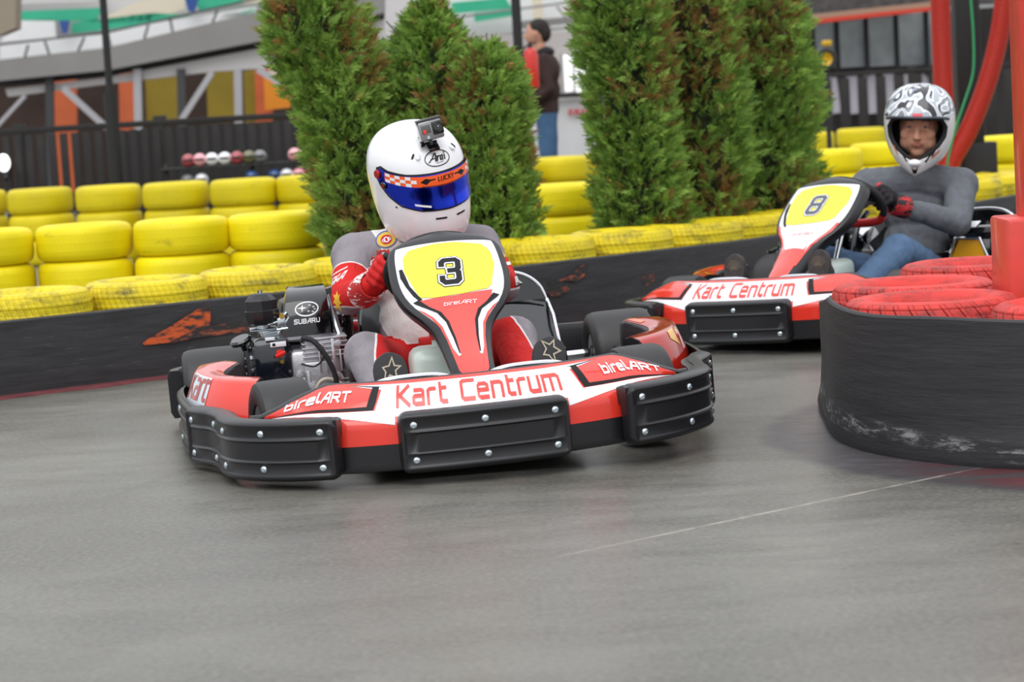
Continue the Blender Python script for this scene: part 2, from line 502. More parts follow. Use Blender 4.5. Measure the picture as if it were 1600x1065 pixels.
for i, p in enumerate(wp):
    d = (wp[min(i + 1, len(wp) - 1)] - wp[max(i - 1, 0)]).normalized(); nn = Vector((d.y, -d.x, 0)); w = 0.13 + 0.02 * math.sin(i * 1.7)
    rings.append([p + nn * a + Vector((0, 0, z)) for a, z in ((-0.02, -0.01), (-0.02, 0.003), (w, 0.003), (w, -0.01))])
tag(rp.rings(rings).build('trim_1', pbr('red_floor_paint', (104, 48, 52), 0.6, vary=0.35, vscale=12)), kind='structure')

def on_wall(x, y):
    """point of the belt's face seen at a pixel"""
    d = CF + CR * ((x - 800) / FPX) + CU * ((532.5 - y) / FPX)
    for a, b in zip(wp[:-1], wp[1:]):
        e = b - a; nn = Vector((e.y, -e.x, 0)); t = (a - CC).dot(nn) / d.dot(nn); P = CC + d * t
        s = (P - a).dot(e) / e.length_squared
        if -0.001 <= s <= 1.001: return P + nn.normalized() * 0.009
    return None
def worn_paint(name, col, base, lo=0.42, hi=0.52, scale=26):
    n = NT(name); co = n.coord()
    f = n.map(n.noise(scale, 5, 0.7, n.scale(co, 0.5, 0.5, 1.6)), lo, hi)
    n.l(n.mix(f, lin(base), lin(col)), n.b.inputs['Base Color']); n.b.inputs['Roughness'].default_value = 0.6; return n.m
ARROW = worn_paint('worn_orange_paint', (204, 88, 36), (46, 43, 42), 0.42, 0.54)
FAINT = worn_paint('faint_orange_paint', (160, 78, 50), (44, 42, 42), 0.5, 0.6)
arrow = empty('painted_arrow', on_wall(300, 530))
tag(arrow, 'worn orange arrow painted on the black rubber barrier left of the kart engine', 'arrow')
def wall_decal(name, mat, polys, parent):
    o = decal(name, mat, polys, lambda u, v, off: on_wall(u, v), 0, None, step=14)
    o.parent = parent; o.matrix_parent_inverse = parent.matrix_world.inverted() if False else Matrix.Translation(-parent.location)
    return o
bpy.context.view_layer.update()
wall_decal('arrow_head', ARROW, [[(221, 536), (230, 529), (264, 510), (307, 483), (328, 477), (327, 508), (300, 516), (262, 535), (225, 539)]], arrow)
wall_decal('arrow_shaft', FAINT, [[(300, 516), (327, 508), (389, 502), (389, 517), (307, 527), (262, 536)]], arrow)
marks = empty('paint_marks', on_wall(890, 450))
tag(marks, 'faint orange paint scuffs on the black barrier between the two karts', 'paint marks')
wall_decal('scuff', FAINT, [[(856, 441), (886, 432), (912, 409), (917, 414), (912, 430), (898, 440), (880, 437), (858, 446)], [(850, 456), (884, 447), (888, 452), (872, 462), (860, 463)]], marks)
wall_decal('scuff', FAINT, [[(1000, 434), (1020, 427), (1022, 437), (1008, 447), (1000, 442)]], marks)

# ------------------------------------------------------------------ tyres
def tyre_material(name, col, dirt, lo, hi, rough=0.5, lug=60, lugs=0.5):
    n = NT(name); co = n.coord(); oi = n.n('ObjectInfo').outputs['Random']
    add = n.n('VectorMath', operation='ADD'); n.l(co, add.inputs[0]); cb = n.n('CombineXYZ'); n.l(n.math('MULTIPLY', oi, 37.0), cb.inputs[0]); n.l(cb.outputs[0], add.inputs[1]); v = add.outputs[0]
    a = n.noise(7, 6, 0.7, n.scale(v, 1, 1, 2.5)); b = n.noise(45, 4, 0.7)
    f = n.math('MULTIPLY', n.map(a, lo, hi), n.map(b, 0.35, 0.6, 0.35, 1.0))
    base = n.mix(n.map(n.noise(3, 3, 0.5, v), 0.3, 0.7), lin(col), lin(tuple(c * 0.9 for c in col)))
    n.l(n.mix(f, base, lin(dirt)), n.b.inputs['Base Color']); n.b.inputs['Roughness'].default_value = rough
    n.b.inputs['Specular IOR Level'].default_value = 0.35
    sp = n.n('SeparateXYZ'); n.l(co, sp.inputs[0])
    ang = n.math('MULTIPLY', n.math('ARCTAN2', sp.outputs[1], sp.outputs[0]), lug)
    s1 = n.math('SINE', n.math('ADD', ang, n.math('MULTIPLY', sp.outputs[2], 90)))
    s2 = n.math('SINE', n.math('MULTIPLY', sp.outputs[2], 150))
    rr = n.math('SQRT', n.math('ADD', n.math('MULTIPLY', sp.outputs[0], sp.outputs[0]), n.math('MULTIPLY', sp.outputs[1], sp.outputs[1])))
    m = n.map(rr, 0.225, 0.24)
    h = n.math('MULTIPLY', n.math('ADD', n.map(s1, 0.2, 0.8, 0, 1), n.map(s2, 0.2, 0.9, 0, 0.7)), m)
    n.bump(h, lugs, 0.006)
    return n.m
Y_CLEAN = tyre_material('yellow_tyre_paint', (246, 226, 12), (140, 122, 30), 0.60, 0.80, lugs=0.15)
Y_BACK = tyre_material('yellow_tyre_paint_back', (224, 204, 14), (120, 108, 30), 0.60, 0.80, lugs=0.15)
Y_DIRTY = tyre_material('scuffed_yellow_tyre_paint', (236, 212, 30), (84, 78, 50), 0.48, 0.68, lugs=0.7)
RED_T = tyre_material('red_tyre_paint', (228, 66, 58), (112, 48, 46), 0.44, 0.68, 0.55, 34, 1.0)
def tyre_mesh(name, Rr, h, n=40):
    pr = [(0.58, .30), (0.60, .16), (0.70, .04), (0.80, 0.0), (0.90, .03), (0.965, .10), (0.992, .22), (1.0, .38), (1.0, .62), (0.992, .78), (0.965, .90), (0.90, .97), (0.80, 1.0), (0.70, .96), (0.60, .84), (0.58, .70), (0.64, .6), (0.86, .56), (0.86, .44), (0.64, .4)]
    return MB().lathe([(r * Rr, z * h) for r, z in pr], n, closed=True).mesh(name, 50)
T_BIG = tyre_mesh('car_tyre', 0.26, 0.19); T_MID = tyre_mesh('car_tyre_mid', 0.243, 0.18); T_BACK = tyre_mesh('car_tyre_back', 0.25, 0.196)
ORD = ['first', 'second', 'third', 'fourth', 'fifth', 'sixth', 'seventh', 'eighth', 'ninth', 'tenth', 'eleventh', 'twelfth', 'thirteenth', 'fourteenth', 'fifteenth', 'sixteenth', 'seventeenth', 'eighteenth', 'nineteenth', 'twentieth', 'twenty-first', 'twenty-second', 'twenty-third', 'twenty-fourth', 'twenty-fifth', 'twenty-sixth', 'twenty-seventh', 'twenty-eighth', 'twenty-ninth', 'thirtieth']
tyre_src = {}
def put_tyre(me, mat, x, y, z, label, group, name='tyre'):
    key = (me.name, mat.name)
    if key not in tyre_src:
        m2 = me.copy(); m2.materials.append(mat); tyre_src[key] = m2
    o = bpy.data.objects.new(name, tyre_src[key]); COL.objects.link(o)
    o.location = (x, y, z); o.rotation_euler = (0, 0, random.uniform(0, 6.28))
    return tag(o, label, 'tyre', group)
def along(pts, spacing, start=0.0):
    P = [Vector(p) for p in pts]; out = []; carry = start
    for a, b in zip(P[:-1], P[1:]):
        L = (b - a).length; s = carry
        while s < L: out.append(a.lerp(b, s / L)); s += spacing
        carry = s - L
    return out
# front row: two high, right behind the belt
FR = [(-2.9, 8.85), (-2.12, 9.42), (-1.42, 9.92), (-0.92, 10.27), (-0.05, 10.97), (0.42, 11.37), (0.93, 11.88), (1.80, 13.32), (2.62, 14.52), (3.5, 16.1)]
fr = [p for p in along(FR, 0.53, 0.12) if -90 < 810 + FPX * p.x / p.y < 1690]
for i, p in enumerate(fr):
    for lv in range(2):
        jz = [0, 0.012, -0.004, 0.008][i % 4] * 0
        put_tyre(T_BIG, Y_DIRTY, p.x, p.y, lv * 0.19, (f'scuffed yellow tyre right behind the black barrier, {ORD[i]} from the left' if lv else 'yellow tyre hidden behind the black barrier under the scuffed front row'),
                 'scuffed yellow tyres on the front row' if lv else 'yellow tyres standing behind the barrier', 'tyre')
# middle row
def stacks(xy, me, h, n, mat, rowname):
    for i, (x, y) in enumerate(xy):
        for lv in range(n):
            nm = ['bottom', 'middle', 'top'][lv + 3 - n]
            put_tyre(me, mat, x + random.uniform(-.004, .004), y + random.uniform(-.012, .012), lv * h,
                     (f'{nm} yellow tyre of the {ORD[i]} stack from the left in the {rowname} row') if lv else f'bottom yellow tyre of a stack in the {rowname} row, hidden by the rows before it',
                     f'yellow tyres stacked in the {rowname} row')
def ray_xy(x, D): return ((x + (12 if D < 17.3 else 17) - 800) / FPX * D, D)
mid = [ray_xy(x, D) for x, D in ((-25, 11.95), (130, 12.0), (282, 12.0), (428, 12.05))] + [ray_xy(x, D) for x, D in ((568, 12.35), (700, 12.8), (880, 13.9), (1005, 14.8), (1115, 15.9), (1215, 17.0), (1296, 18.2), (1372, 19.4))]
stacks(mid, T_MID, 0.18, 3, Y_CLEAN, 'middle')
back = [ray_xy(x, D) for x, D in ((-40, 18.6), (62, 18.3), (168, 18.0), (273, 17.8), (378, 17.6), (482, 17.6), (587, 17.8), (690, 18.1), (790, 18.4), (872, 18.8), (955, 19.4))]
back += [ray_xy(x, D) for x, D in ((1180, 22.5), (1264, 23.2), (1344, 24), (1422, 24.8), (1498, 25.6))]
stacks(back, T_BACK, 0.197, 3, Y_BACK, 'back')
right = [ray_xy(x, D) for x, D in ((1478, 17.6), (1580, 17.3), (1690, 17.0))]
stacks(right, T_BACK, 0.197, 3, Y_CLEAN, 'right-hand')

# ------------------------------------------------------------------ tyre island with its rubber band and red post
IS = [(.945, 7.1), (.925, 6.72), (.975, 6.45), (1.10, 6.22), (1.30, 6.02), (1.62, 5.93), (2.0, 6.0), (2.38, 6.3), (2.6, 6.8), (2.55, 7.5), (2.2, 8.2), (1.75, 8.52), (1.40, 8.42), (1.16, 8.05), (1.0, 7.6)]
ip = smooth_path([(x, y, 0) for x, y in IS], 8, closed=True)
def island_mat():
    n = NT('island_rubber_band'); co = n.coord()
    st = n.noise(2.4, 6, 0.7, n.scale(co, 1, 1, 10)); c = n.mix(n.map(st, 0.3, 0.72), lin((30, 30, 33)), lin((50, 50, 53)))
    sp = n.n('SeparateXYZ'); n.l(co, sp.inputs[0])
    low = n.math('MULTIPLY', n.map(n.math('ABSOLUTE', n.math('SUBTRACT', sp.outputs[2], n.math('ADD', n.math('MULTIPLY', n.noise(2.2, 3), 0.12), 0.0))), 0.03, 0.0), n.map(n.noise(11, 6, 0.75, n.scale(co, 1, 1, 5)), 0.5, 0.62, 0, 0.85))
    c = n.mix(low, c, lin((150, 150, 152)))
    n.l(c, n.b.inputs['Base Color']); n.b.inputs['Roughness'].default_value = 0.58; n.bump(st, 0.35, 0.012); return n.m
rings = []
N = len(ip)
for i, p in enumerate(ip):
    d = (ip[(i + 1) % N] - ip[i - 1]).normalized(); nn = Vector((d.y, -d.x, 0))
    tz = interp(p.y, [7.0, 7.9], [0.385, 0.29]) + 0.003 * math.sin(i * 0.3)
    rings.append([p + nn * a + Vector((0, 0, z)) for a, z in ((0.012, 0.0), (0.018, 0.02), (0.006, 0.07), (0.0, 0.15), (0.0, tz - 0.006), (-0.006, tz), (-0.014, tz), (-0.018, tz - 0.006), (-0.018, 0.0))])
o = MB().rings(rings, closed=True).build('rubber_band', island_mat())
tag(o, 'thick black rubber band standing around the red tyre island', 'barrier band')
isl = [(1.60, 8.10, 'far red tyre in the island, beside the second kart'), (1.27, 7.42, 'red tyre at the left end of the island'), (1.225, 6.86, 'red tyre in front of the leftmost one in the island'),
       (1.575, 6.46, 'nearest red tyre in the island, at the right edge of the photo'), (2.02, 7.6, 'red tyre behind the red post in the island'), (2.2, 6.75, 'red tyre of the island outside the right edge')]
for x, y, lb in isl:
    for lv in range(2):
        put_tyre(T_BIG, RED_T, x, y, lv * 0.197, lb if lv else 'lower red tyre of the island hidden by the rubber band', 'red tyres in the island')
RS = pbr('red_steel', (214, 62, 50), 0.42, coat=0.15, bump=0.15, bscale=25, vary=0.12)
post = empty('steel_post', (1.60, 7.06, 0)); tag(post, 'red square steel post standing in the tyre island', 'post')
MB().box((0.0, 0, 0.295), (0.26, 0.26, 0.59), 0.012).build('base_box', RS, post)
MB().box((0.025, 0.0, 2.0), (0.17, 0.17, 2.83), 0.01).build('column', RS, post)
# ================================================================== KARTS
# local frame of a kart: x forwards, y to the driver's left, z up, origin on the ground under the rear axle
PB = pbr('black_plastic', (30, 30, 33), 0.33, bump=0.12, bscale=120, bdist=0.001, vary=0.12, vscale=5)
PBG = pbr('glossy_black', (14, 14, 17), 0.12, coat=0.6)
PBD = pbr('dark_rubber', (30, 30, 32), 0.7)
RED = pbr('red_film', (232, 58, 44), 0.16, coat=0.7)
RED2 = pbr('dimmed_red_film', (176, 36, 24), 0.16, coat=0.6)  # red film darkened for the dim backdrop reflected in the pods
ORG = pbr('orange_film', (238, 96, 34), 0.2, coat=0.6)
WHT = pbr('white_film', (238, 240, 244), 0.2, coat=0.5)
BLK = pbr('black_film', (16, 15, 19), 0.45, spec=.3)
YEL = pbr('yellow_film', (250, 232, 40), 0.2, coat=0.5)
SLICK = pbr('slick_tyre', (42, 41, 42), 0.48, bump=0.15, bscale=90, vary=0.15, vscale=9)
CHR = pbr('chrome', (225, 226, 230), 0.1, metal=1.0)
ALU = pbr('cast_aluminium', (206, 204, 208), 0.4, metal=0.7, bump=0.25, bscale=80, vary=0.15)
ZINC = pbr('zinc_screw', (205, 215, 222), 0.22, metal=0.9)
STEEL = pbr('grey_steel', (120, 120, 126), 0.35, metal=0.8)
TANK = pbr('milky_tank', (212, 226, 217), 0.35, coat=0.2, trans=0.15)
SEATM = pbr('seat_black', (26, 26, 29), 0.3, coat=0.2)

# --- front bumper surface: y across, t up the profile (0 foot, 1 top of the face, 2 back edge of the slope)
BY = [0, .12, .22, .33, .42, .49, .55, .61]
BX = [1.482, 1.478, 1.468, 1.442, 1.405, 1.365, 1.325, 1.27]
DY = [0, .36, .46, .53, .60]; DD = [.10, .105, .105, .055, .012]; DZ = [.283, .284, .285, .255, .215]
def bx(y): return sinterp(abs(y), BY, BX)
def bump_pt(y, t, off=0.0):
    x = bx(y); s = 1 if y >= 0 else -1; e = 0.004
    dx = (bx(abs(y) + e) - bx(max(abs(y) - e, 0))) / (abs(y) + e - max(abs(y) - e, 0)); nx, ny = 1.0, -dx * s; L = math.hypot(nx, ny); nx /= L; ny /= L
    d = interp(abs(y), DY, DD); zt = interp(abs(y), DY, DZ)
    # profile in (inwards, z)
    P = [(0.03, .045), (0.004, .05), (0.0, .07), (0.0, .165), (0.004, .185), (0.014, .198), (d * .55, .198 + (zt - .198) * .60), (d, zt)]
    T = [-.12, -.02, .12, .80, .93, 1.03, 1.55, 2.0]
    a = sinterp(t, T, [p[0] for p in P]); z = sinterp(t, T, [p[1] for p in P])
    a2 = sinterp(t + .03, T, [p[0] for p in P]); z2 = sinterp(t + .03, T, [p[1] for p in P])
    if t > 1.97: a2 = a + (a - sinterp(t - .03, T, [p[0] for p in P])); z2 = z + (z - sinterp(t - .03, T, [p[1] for p in P]))
    ta, tz = a2 - a, z2 - z; l = math.hypot(ta, tz) or 1; on, oz = tz / l, ta / l       # outward in the profile plane
    a -= on * off; z += oz * off
    return Vector((x - nx * a, y - ny * a, z))

def screw_heads(parent, pts, nrm):
    for p, n in zip(pts, nrm):
        p = Vector(p); n = Vector(n).normalized()
        mb = MB().lathe([(0.0001, .0), (.0105, .0), (.0105, .001), (.0078, .0045), (.0045, .006), (.0032, .006), (.0028, .003), (.0001, .003)], 14, p, n)
        mb.build('screw', ZINC, parent)

def plate(parent, path, z0, z1, th, nscrew, tilt=None):
    """raised black guard that follows a path in plan: rounded outline, two pressed ribs, two rows of screws"""
    P = smooth_path([(x, y, 0) for x, y in path], 8); L = [0]
    for a, b in zip(P[:-1], P[1:]): L.append(L[-1] + (b - a).length)
    tot = L[-1]
    def at(s):
        s = min(max(s, 0), tot)
        for i in range(len(P) - 1):
            if L[i] <= s <= L[i + 1] + 1e-9: break
        t = (s - L[i]) / max(L[i + 1] - L[i], 1e-9); p = P[i].lerp(P[i + 1], t)
        d0 = (P[min(i + 1, len(P) - 1)] - P[max(i - 1, 0)]).normalized(); d1 = (P[min(i + 2, len(P) - 1)] - P[i]).normalized()
        d = d0.lerp(d1, t).normalized(); return p, Vector((d.y, -d.x, 0))
    H = z1 - z0; rc = 0.028; mz = (z0 + z1) / 2
    zz = [0, .035, .065, .09, .115, .14, .27, .295, .312, .325, .338, .36, .64, .662, .675, .688, .705, .73, .86, .885, .91, .935, .965, 1.0]
    dd = [-.020, -.003, .0025, .0030, .0010, -.0015, -.0015, -.0010, .0032, .0045, .0032, -.0020, -.0020, .0032, .0045, .0032, -.0010, -.0015, -.0015, .0010, .0030, .0025, -.003, -.020]
    ns = max(10, int(tot / 0.016)); grid = []
    ss = [0, .004, .010, .018, .0215, .028] + [.028 + (tot - .056) * k / ns for k in range(1, ns)] + [tot - .028, tot - .0215, tot - .018, tot - .010, tot - .004, tot]
    for s in ss:
        p, n = at(s); e = min(s, tot - s); cut = 0
        if e < rc: cut = rc - math.sqrt(max(rc * rc - (rc - e) ** 2, 0))
        edge = -.022 * (1 - min(1, e / .010)) ** 1.5
        row = []
        for k, (f, dep) in enumerate(zip(zz, dd)):
            z = z0 + H * f
            z = mz + (z - mz) * (H / 2 - cut) / (H / 2)
            if e < .0185 and -.0025 < dep < .004: dep = .0028
            elif e < .035 and dep > .003: dep = .0028 if e < .0185 else (-.0015 if .3 < f < .7 else dep)
            q = p + n * (th + dep + edge); row.append((q.x, q.y, z))
        back = p - n * 0.012
        row = [(back.x, back.y, row[0][2])] + row + [(back.x, back.y, row[-1][2])]
        grid.append([Vector(r) for r in row])
    o = MB().rings(grid, True, True).build('guard_plate', PB, parent, 50)
    pts, nrm = [], []
    for k in range(nscrew):
        s = .045 + (tot - .09) * k / (nscrew - 1); p, n = at(s)
        for f in (.215, .785):
            q = p + n * (th - .0015); pts.append((q.x, q.y, z0 + H * f)); nrm.append(n)
    screw_heads(o, pts, nrm)
    return o

def wheel(parent, x, y, r, w, side, lean, name='wheel'):
    """side +1: the outside is towards +y"""
    wz = r - math.tan(R(lean)) * y * .35
    e = empty(name, (x, y, wz)); e.parent = parent
    h = w / 2; s = side
    pr = [(.50, .80), (.54, .93), (.70, 1.0), (.86, .98), (.955, .90), (.99, .76), (1.0, .55), (1.003, 0), (1.0, -.55), (.99, -.76), (.955, -.90), (.86, -.98), (.70, -1.0), (.54, -.93), (.50, -.80)]
    ty = MB().lathe([(a * r, b * h) for a, b in pr], 44, (0, 0, 0), (0, 1, 0), closed=True).build('tyre', SLICK, e, 40)
    rim = MB(); rr = .51 * r
    rim.lathe([(rr, -h * .85), (rr + .004, -h * .88), (rr + .004, -h * .80), (rr - .008, -h * .74), (rr - .012, 0), (rr - .008, h * .74), (rr + .004, h * .80), (rr + .004, h * .88), (rr, h * .85), (rr - .014, h * .70), (rr - .018, 0), (rr - .014, -h * .70)], 32, (0, 0, 0), (0, 1, 0), closed=True)
    rim.lathe([(.018, s * h * .42), (rr - .012, s * h * .50), (rr - .012, s * h * .56), (.018, s * h * .50)], 32, (0, 0, 0), (0, 1, 0), closed=True)
    rim.lathe([(.0005, s * h * .40), (.026, s * h * .40), (.026, s * h * .72), (.018, s * h * .80), (.0005, s * h * .80)], 18, (0, 0, 0), (0, 1, 0))
    for k in range(3):
        t = 2 * PI * k / 3 + .4; rim.lathe([(.0005, s * h * .5), (.007, s * h * .5), (.007, s * h * .62), (.0005, s * h * .62)], 8, (math.cos(t) * .042, 0, math.sin(t) * .042), (0, 1, 0))
    rim.build('rim', ALU, e)
    MB().lathe([(.0005, -s * h * .9), (.034, -s * h * .9), (.034, s * h * .3), (.0005, s * h * .3)], 20, (0, 0, 0), (0, 1, 0)).build('hub', PBD, e)
    return e

# --- number panel surface: s along its length (0 top edge, 1 bottom tip), y across
PX = [.700, .745, .80, .87, .95, 1.03, 1.11, 1.19, 1.262]
PZ = [.640, .622, .578, .524, .462, .400, .343, .292, .238]
PS = [i / 8 for i in range(9)]
#            half widths of the black body
PWs = [0, .02, .06, .12, .20, .33, .41, .47, .53, .59, .645, .72, .81, .90, .96, 1.0]
PWw = [.060, .092, .125, .150, .166, .172, .170, .160, .138, .105, .082, .070, .062, .056, .044, .012]
PC0 = 0.022
def panel_pt(s, y, off=0.0, c=PC0):
    x = sinterp(s, PS, PX); z = sinterp(s, PS, PZ)
    x2 = sinterp(min(s + .02, 1.0), PS, PX) - sinterp(max(s - .02, 0), PS, PX); z2 = sinterp(min(s + .02, 1), PS, PZ) - sinterp(max(s - .02, 0), PS, PZ)
    l = math.hypot(x2, z2); tx, tz = x2 / l, z2 / l; nx, nz = -tz, tx      # outwards (forwards and up)
    w = max(sinterp(s, PWs, PWw), .02); q = min(1.3, abs(y) / w); dome = -.016 * q * q - .01 * max(0, q - .85) * 4
    return Vector((x + nx * (dome + off), y + c, z + nz * (dome + off)))

def outline(sc_, dy=0.0, s0=0.0, s1=1.0, n=40):
    """closed outline in (s, y): the panel's edge pulled in by sc_ metres"""
    L = .70
    ss = [s0 + (s1 - s0) * (0.5 - 0.5 * math.cos(PI * k / n)) for k in range(n + 1)]
    lft = [(s, -max(sinterp(s, PWs, PWw) - sc_, .002)) for s in ss]
    return lft + [(s, -y) for s, y in reversed(lft)]

def number_panel(root, num, scheme):
    pan = empty('number_panel', (0, 0, 0)); pan.parent = root
    grid = []
    for k in range(41):
        s = .5 - .5 * math.cos(PI * k / 40); w = sinterp(s, PWs, PWw)
        top = [panel_pt(s, w * q, 0) for q in [-1, -.985, -.95, -.85, -.7, -.5, -.25, 0, .25, .5, .7, .85, .95, .985, 1]]
        # side walls fold back 5 cm towards the driver
        bk = Vector((-.048, 0, -.022)) * (1.0 if s < .85 else max(.35, 1 - (s - .85) * 4))
        e0 = top[0] + bk * .25 + Vector((0, -.006, 0)); e1 = top[-1] + bk * .25 + Vector((0, .006, 0))
        b0 = top[0] + bk; b1 = top[-1] + bk
        i0 = b0 + Vector((.0, .008, 0)) ; i1 = b1 - Vector((0, .008, 0))
        m = [p - Vector((.006, 0, .004)) for p in (top[3], top[7], top[11])]
        grid.append(top + [e1, b1, i1, m[2], m[1], m[0], i0, b0, e0])
    body = MB().rings(grid).build('panel_shell', PB, pan, 40)
    F = lambda u, v, off: panel_pt(u, v, off)
    mp = lambda a: interp(a, [0, .04, .055, .12, .27, .455, .62, 1], [0, .16, .188, .212, .335, .498, .645, 1])
    def dk(name, mat, polys, off, label=None, remap=True):
        if remap: polys = [[(mp(p[0]), p[1]) for p in P] for P in polys]
        return decal(name, mat, polys, F, off, body, step=.018, label=label)
    main = RED if scheme == 3 else WHT
    # white border film (whole face) then the coloured fields on top of it
    dk('border_film', WHT, [outline(.016, s0=.16, s1=.955)], .0012, remap=False)
    # dark gap between border and number field, and inner neck lines
    yb = [(.058, -.080), (.048, -.03), (.048, .03), (.058, .080), (.085, .112), (.16, .132), (.27, .136), (.40, .112), (.425, .096), (.45, .02), (.455, -.06), (.44, -.104), (.40, -.114), (.27, -.134), (.16, -.130), (.085, -.110)]
    if scheme == 3:
        dk('neck_film', RED, [[(.455, -.11), (.49, -.098), (.52, -.078), (.56, -.052), (.62, -.038), (.72, -.030), (.84, -.026), (.90, -.030), (.945, -.026), (.955, 0), (.945, .026), (.90, .030), (.84, .026), (.72, .030), (.62, .038), (.56, .052), (.52, .078), (.49, .098), (.43, .11), (.455, 0)]], .0024)
        for s in (1, -1):
            dk('side_stripe', BLK, [[(.46, s * .128), (.475, s * .118), (.50, s * .098), (.54, s * .066), (.60, s * .047), (.70, s * .037), (.80, s * .031), (.80, s * .028), (.70, s * .030), (.60, s * .038), (.54, s * .054), (.50, s * .084), (.47, s * .100), (.45, s * .11)]], .0030)
            dk('side_stripe', RED, [[(.50, s * .118), (.56, s * .087), (.62, s * .067), (.70, s * .056), (.80, s * .049), (.90, s * .043), (.95, s * .03), (.97, s * .010), (.93, s * .016), (.90, s * .030), (.82, s * .034), (.76, s * .045), (.70, s * .0505), (.62, s * .0595), (.56, s * .079), (.52, s * .102)]], .0034)
        dk('tip_film', RED, [[(.82, -.044), (.90, -.040), (.95, -.028), (.968, 0), (.95, .028), (.90, .040), (.82, .044), (.80, 0)]], .0028)
    else:
        dk('neck_film', RED, [[(.62, -.052), (.66, -.045), (.655, 0), (.66, .045), (.62, .052), (.70, .052), (.80, .046), (.90, .040), (.95, .028), (.968, 0), (.95, -.028), (.90, -.040), (.80, -.046), (.70, -.05)]], .0024)
        for s in (1, -1):
            dk('side_stripe', RED, [[(.44, s * .142), (.50, s * .125), (.56, s * .093), (.62, s * .070), (.70, s * .059), (.80, s * .052), (.80, s * .046), (.70, s * .050), (.62, s * .061), (.56, s * .083), (.50, s * .113), (.44, s * .132)]], .0030)
    gap = [(.040, -.098), (.040, .098), (.10, .132), (.17, .150), (.27, .155), (.41, .130), (.44, .105), (.462, .02), (.468, -.06), (.452, -.13), (.41, -.137), (.27, -.158), (.17, -.150), (.10, -.130)]
    dk('field_gap', BLK, [[(.24, -.148), (.30, -.149), (.36, -.139), (.42, -.124), (.455, -.110), (.460, -.10), (.448, -.10), (.42, -.110), (.36, -.127), (.24, -.138)]], .0022)
    dk('number_field', YEL, [yb], .0036)
    # the racing number
    h = .084; Ls = .655
    def digit(w, g):
        ps = text_polys(num, -.034, 0, h, w=w, shear=.10, sx=.98, grow=g)
        c = .365 if scheme == 3 else .355
        return [[(c - (v - h / 2) / Ls, u + .004) for u, v in p] for p in ps]
    nb = dk('number', BLK if scheme == 3 else pbr('grey_film', (70, 74, 84), .25, coat=.4), digit(.20, 0.0), .0056, remap=False)
    for nm, m_, g_, o_ in (('number_edge', BLK, .17, .0042), ('number_outline', WHT, .11, .0048)):
        q = dk(nm, m_, digit(.20, g_), o_, remap=False)
    tx = text_polys('birelART', -.042, 0, .011, w=.15, shear=.3, width=.095)
    dk('maker_name', WHT if scheme == 3 else RED, [[((.548 if scheme == 3 else .58) - v / Ls, u) for u, v in p] for p in tx], .0048, remap=False)
    # bracket and lower foot
    MB().tube([(1.17, .03, .25), (1.10, .03, .12), (1.0, .03, .06)], .012).build('bracket', STEEL, pan)
    MB().sheet([[(1.262, PC0 - .045 + .09 * k / 6, .235), (1.275, PC0 - .05 + .1 * k / 6, .20), (1.27, PC0 - .055 + .11 * k / 6, .16), (1.25, PC0 - .06 + .12 * k / 6, .10)] for k in range(7)], .004).build('panel_foot', PBG, pan)
    return pan

def steering(root, red_grip=False):
    st = empty('steering_wheel', (.60, 0.02, .52)); st.parent = root
    ax = Vector((.45, 0, -.72)).normalized(); c = Vector((0, 0, 0))        # column direction: forwards and down
    a, b, d = frame(ax, Vector((0, 1, 0))); 
    pts = []
    for k in range(48):
        t = 2 * PI * k / 48; yy = .158 * math.cos(t); uu = .132 * math.sin(t)
        if uu < -.095: uu = -.095 - (abs(uu) - .095) * .25
        u = Vector((.72, 0, .45)).normalized() * 1.0
        pts.append(Vector((0, 1, 0)) * yy + Vector((.60, 0, .80)).normalized() * uu)
    MB().tube(pts, .0155, 12, closed=True).build('rim', PBD, st)
    if red_grip:
        MB().tube(pts[28:45], .0175, 12).build('grip', pbr('red_grip', (214, 40, 36), .4), st)
    sp = MB(); 
    for p in (pts[0], pts[24], pts[36]): sp.tube([Vector((0, 0, 0)), Vector(p) * .5, Vector(p)], [.012, .009, .010], 8)
    sp.cyl(-ax * .0, ax * .02, .035, n=20)
    sp.build('spokes', STEEL, st)
    MB().cyl(ax * .02, ax * .52, .011, n=14).build('steering_column', CHR, st)
    return st

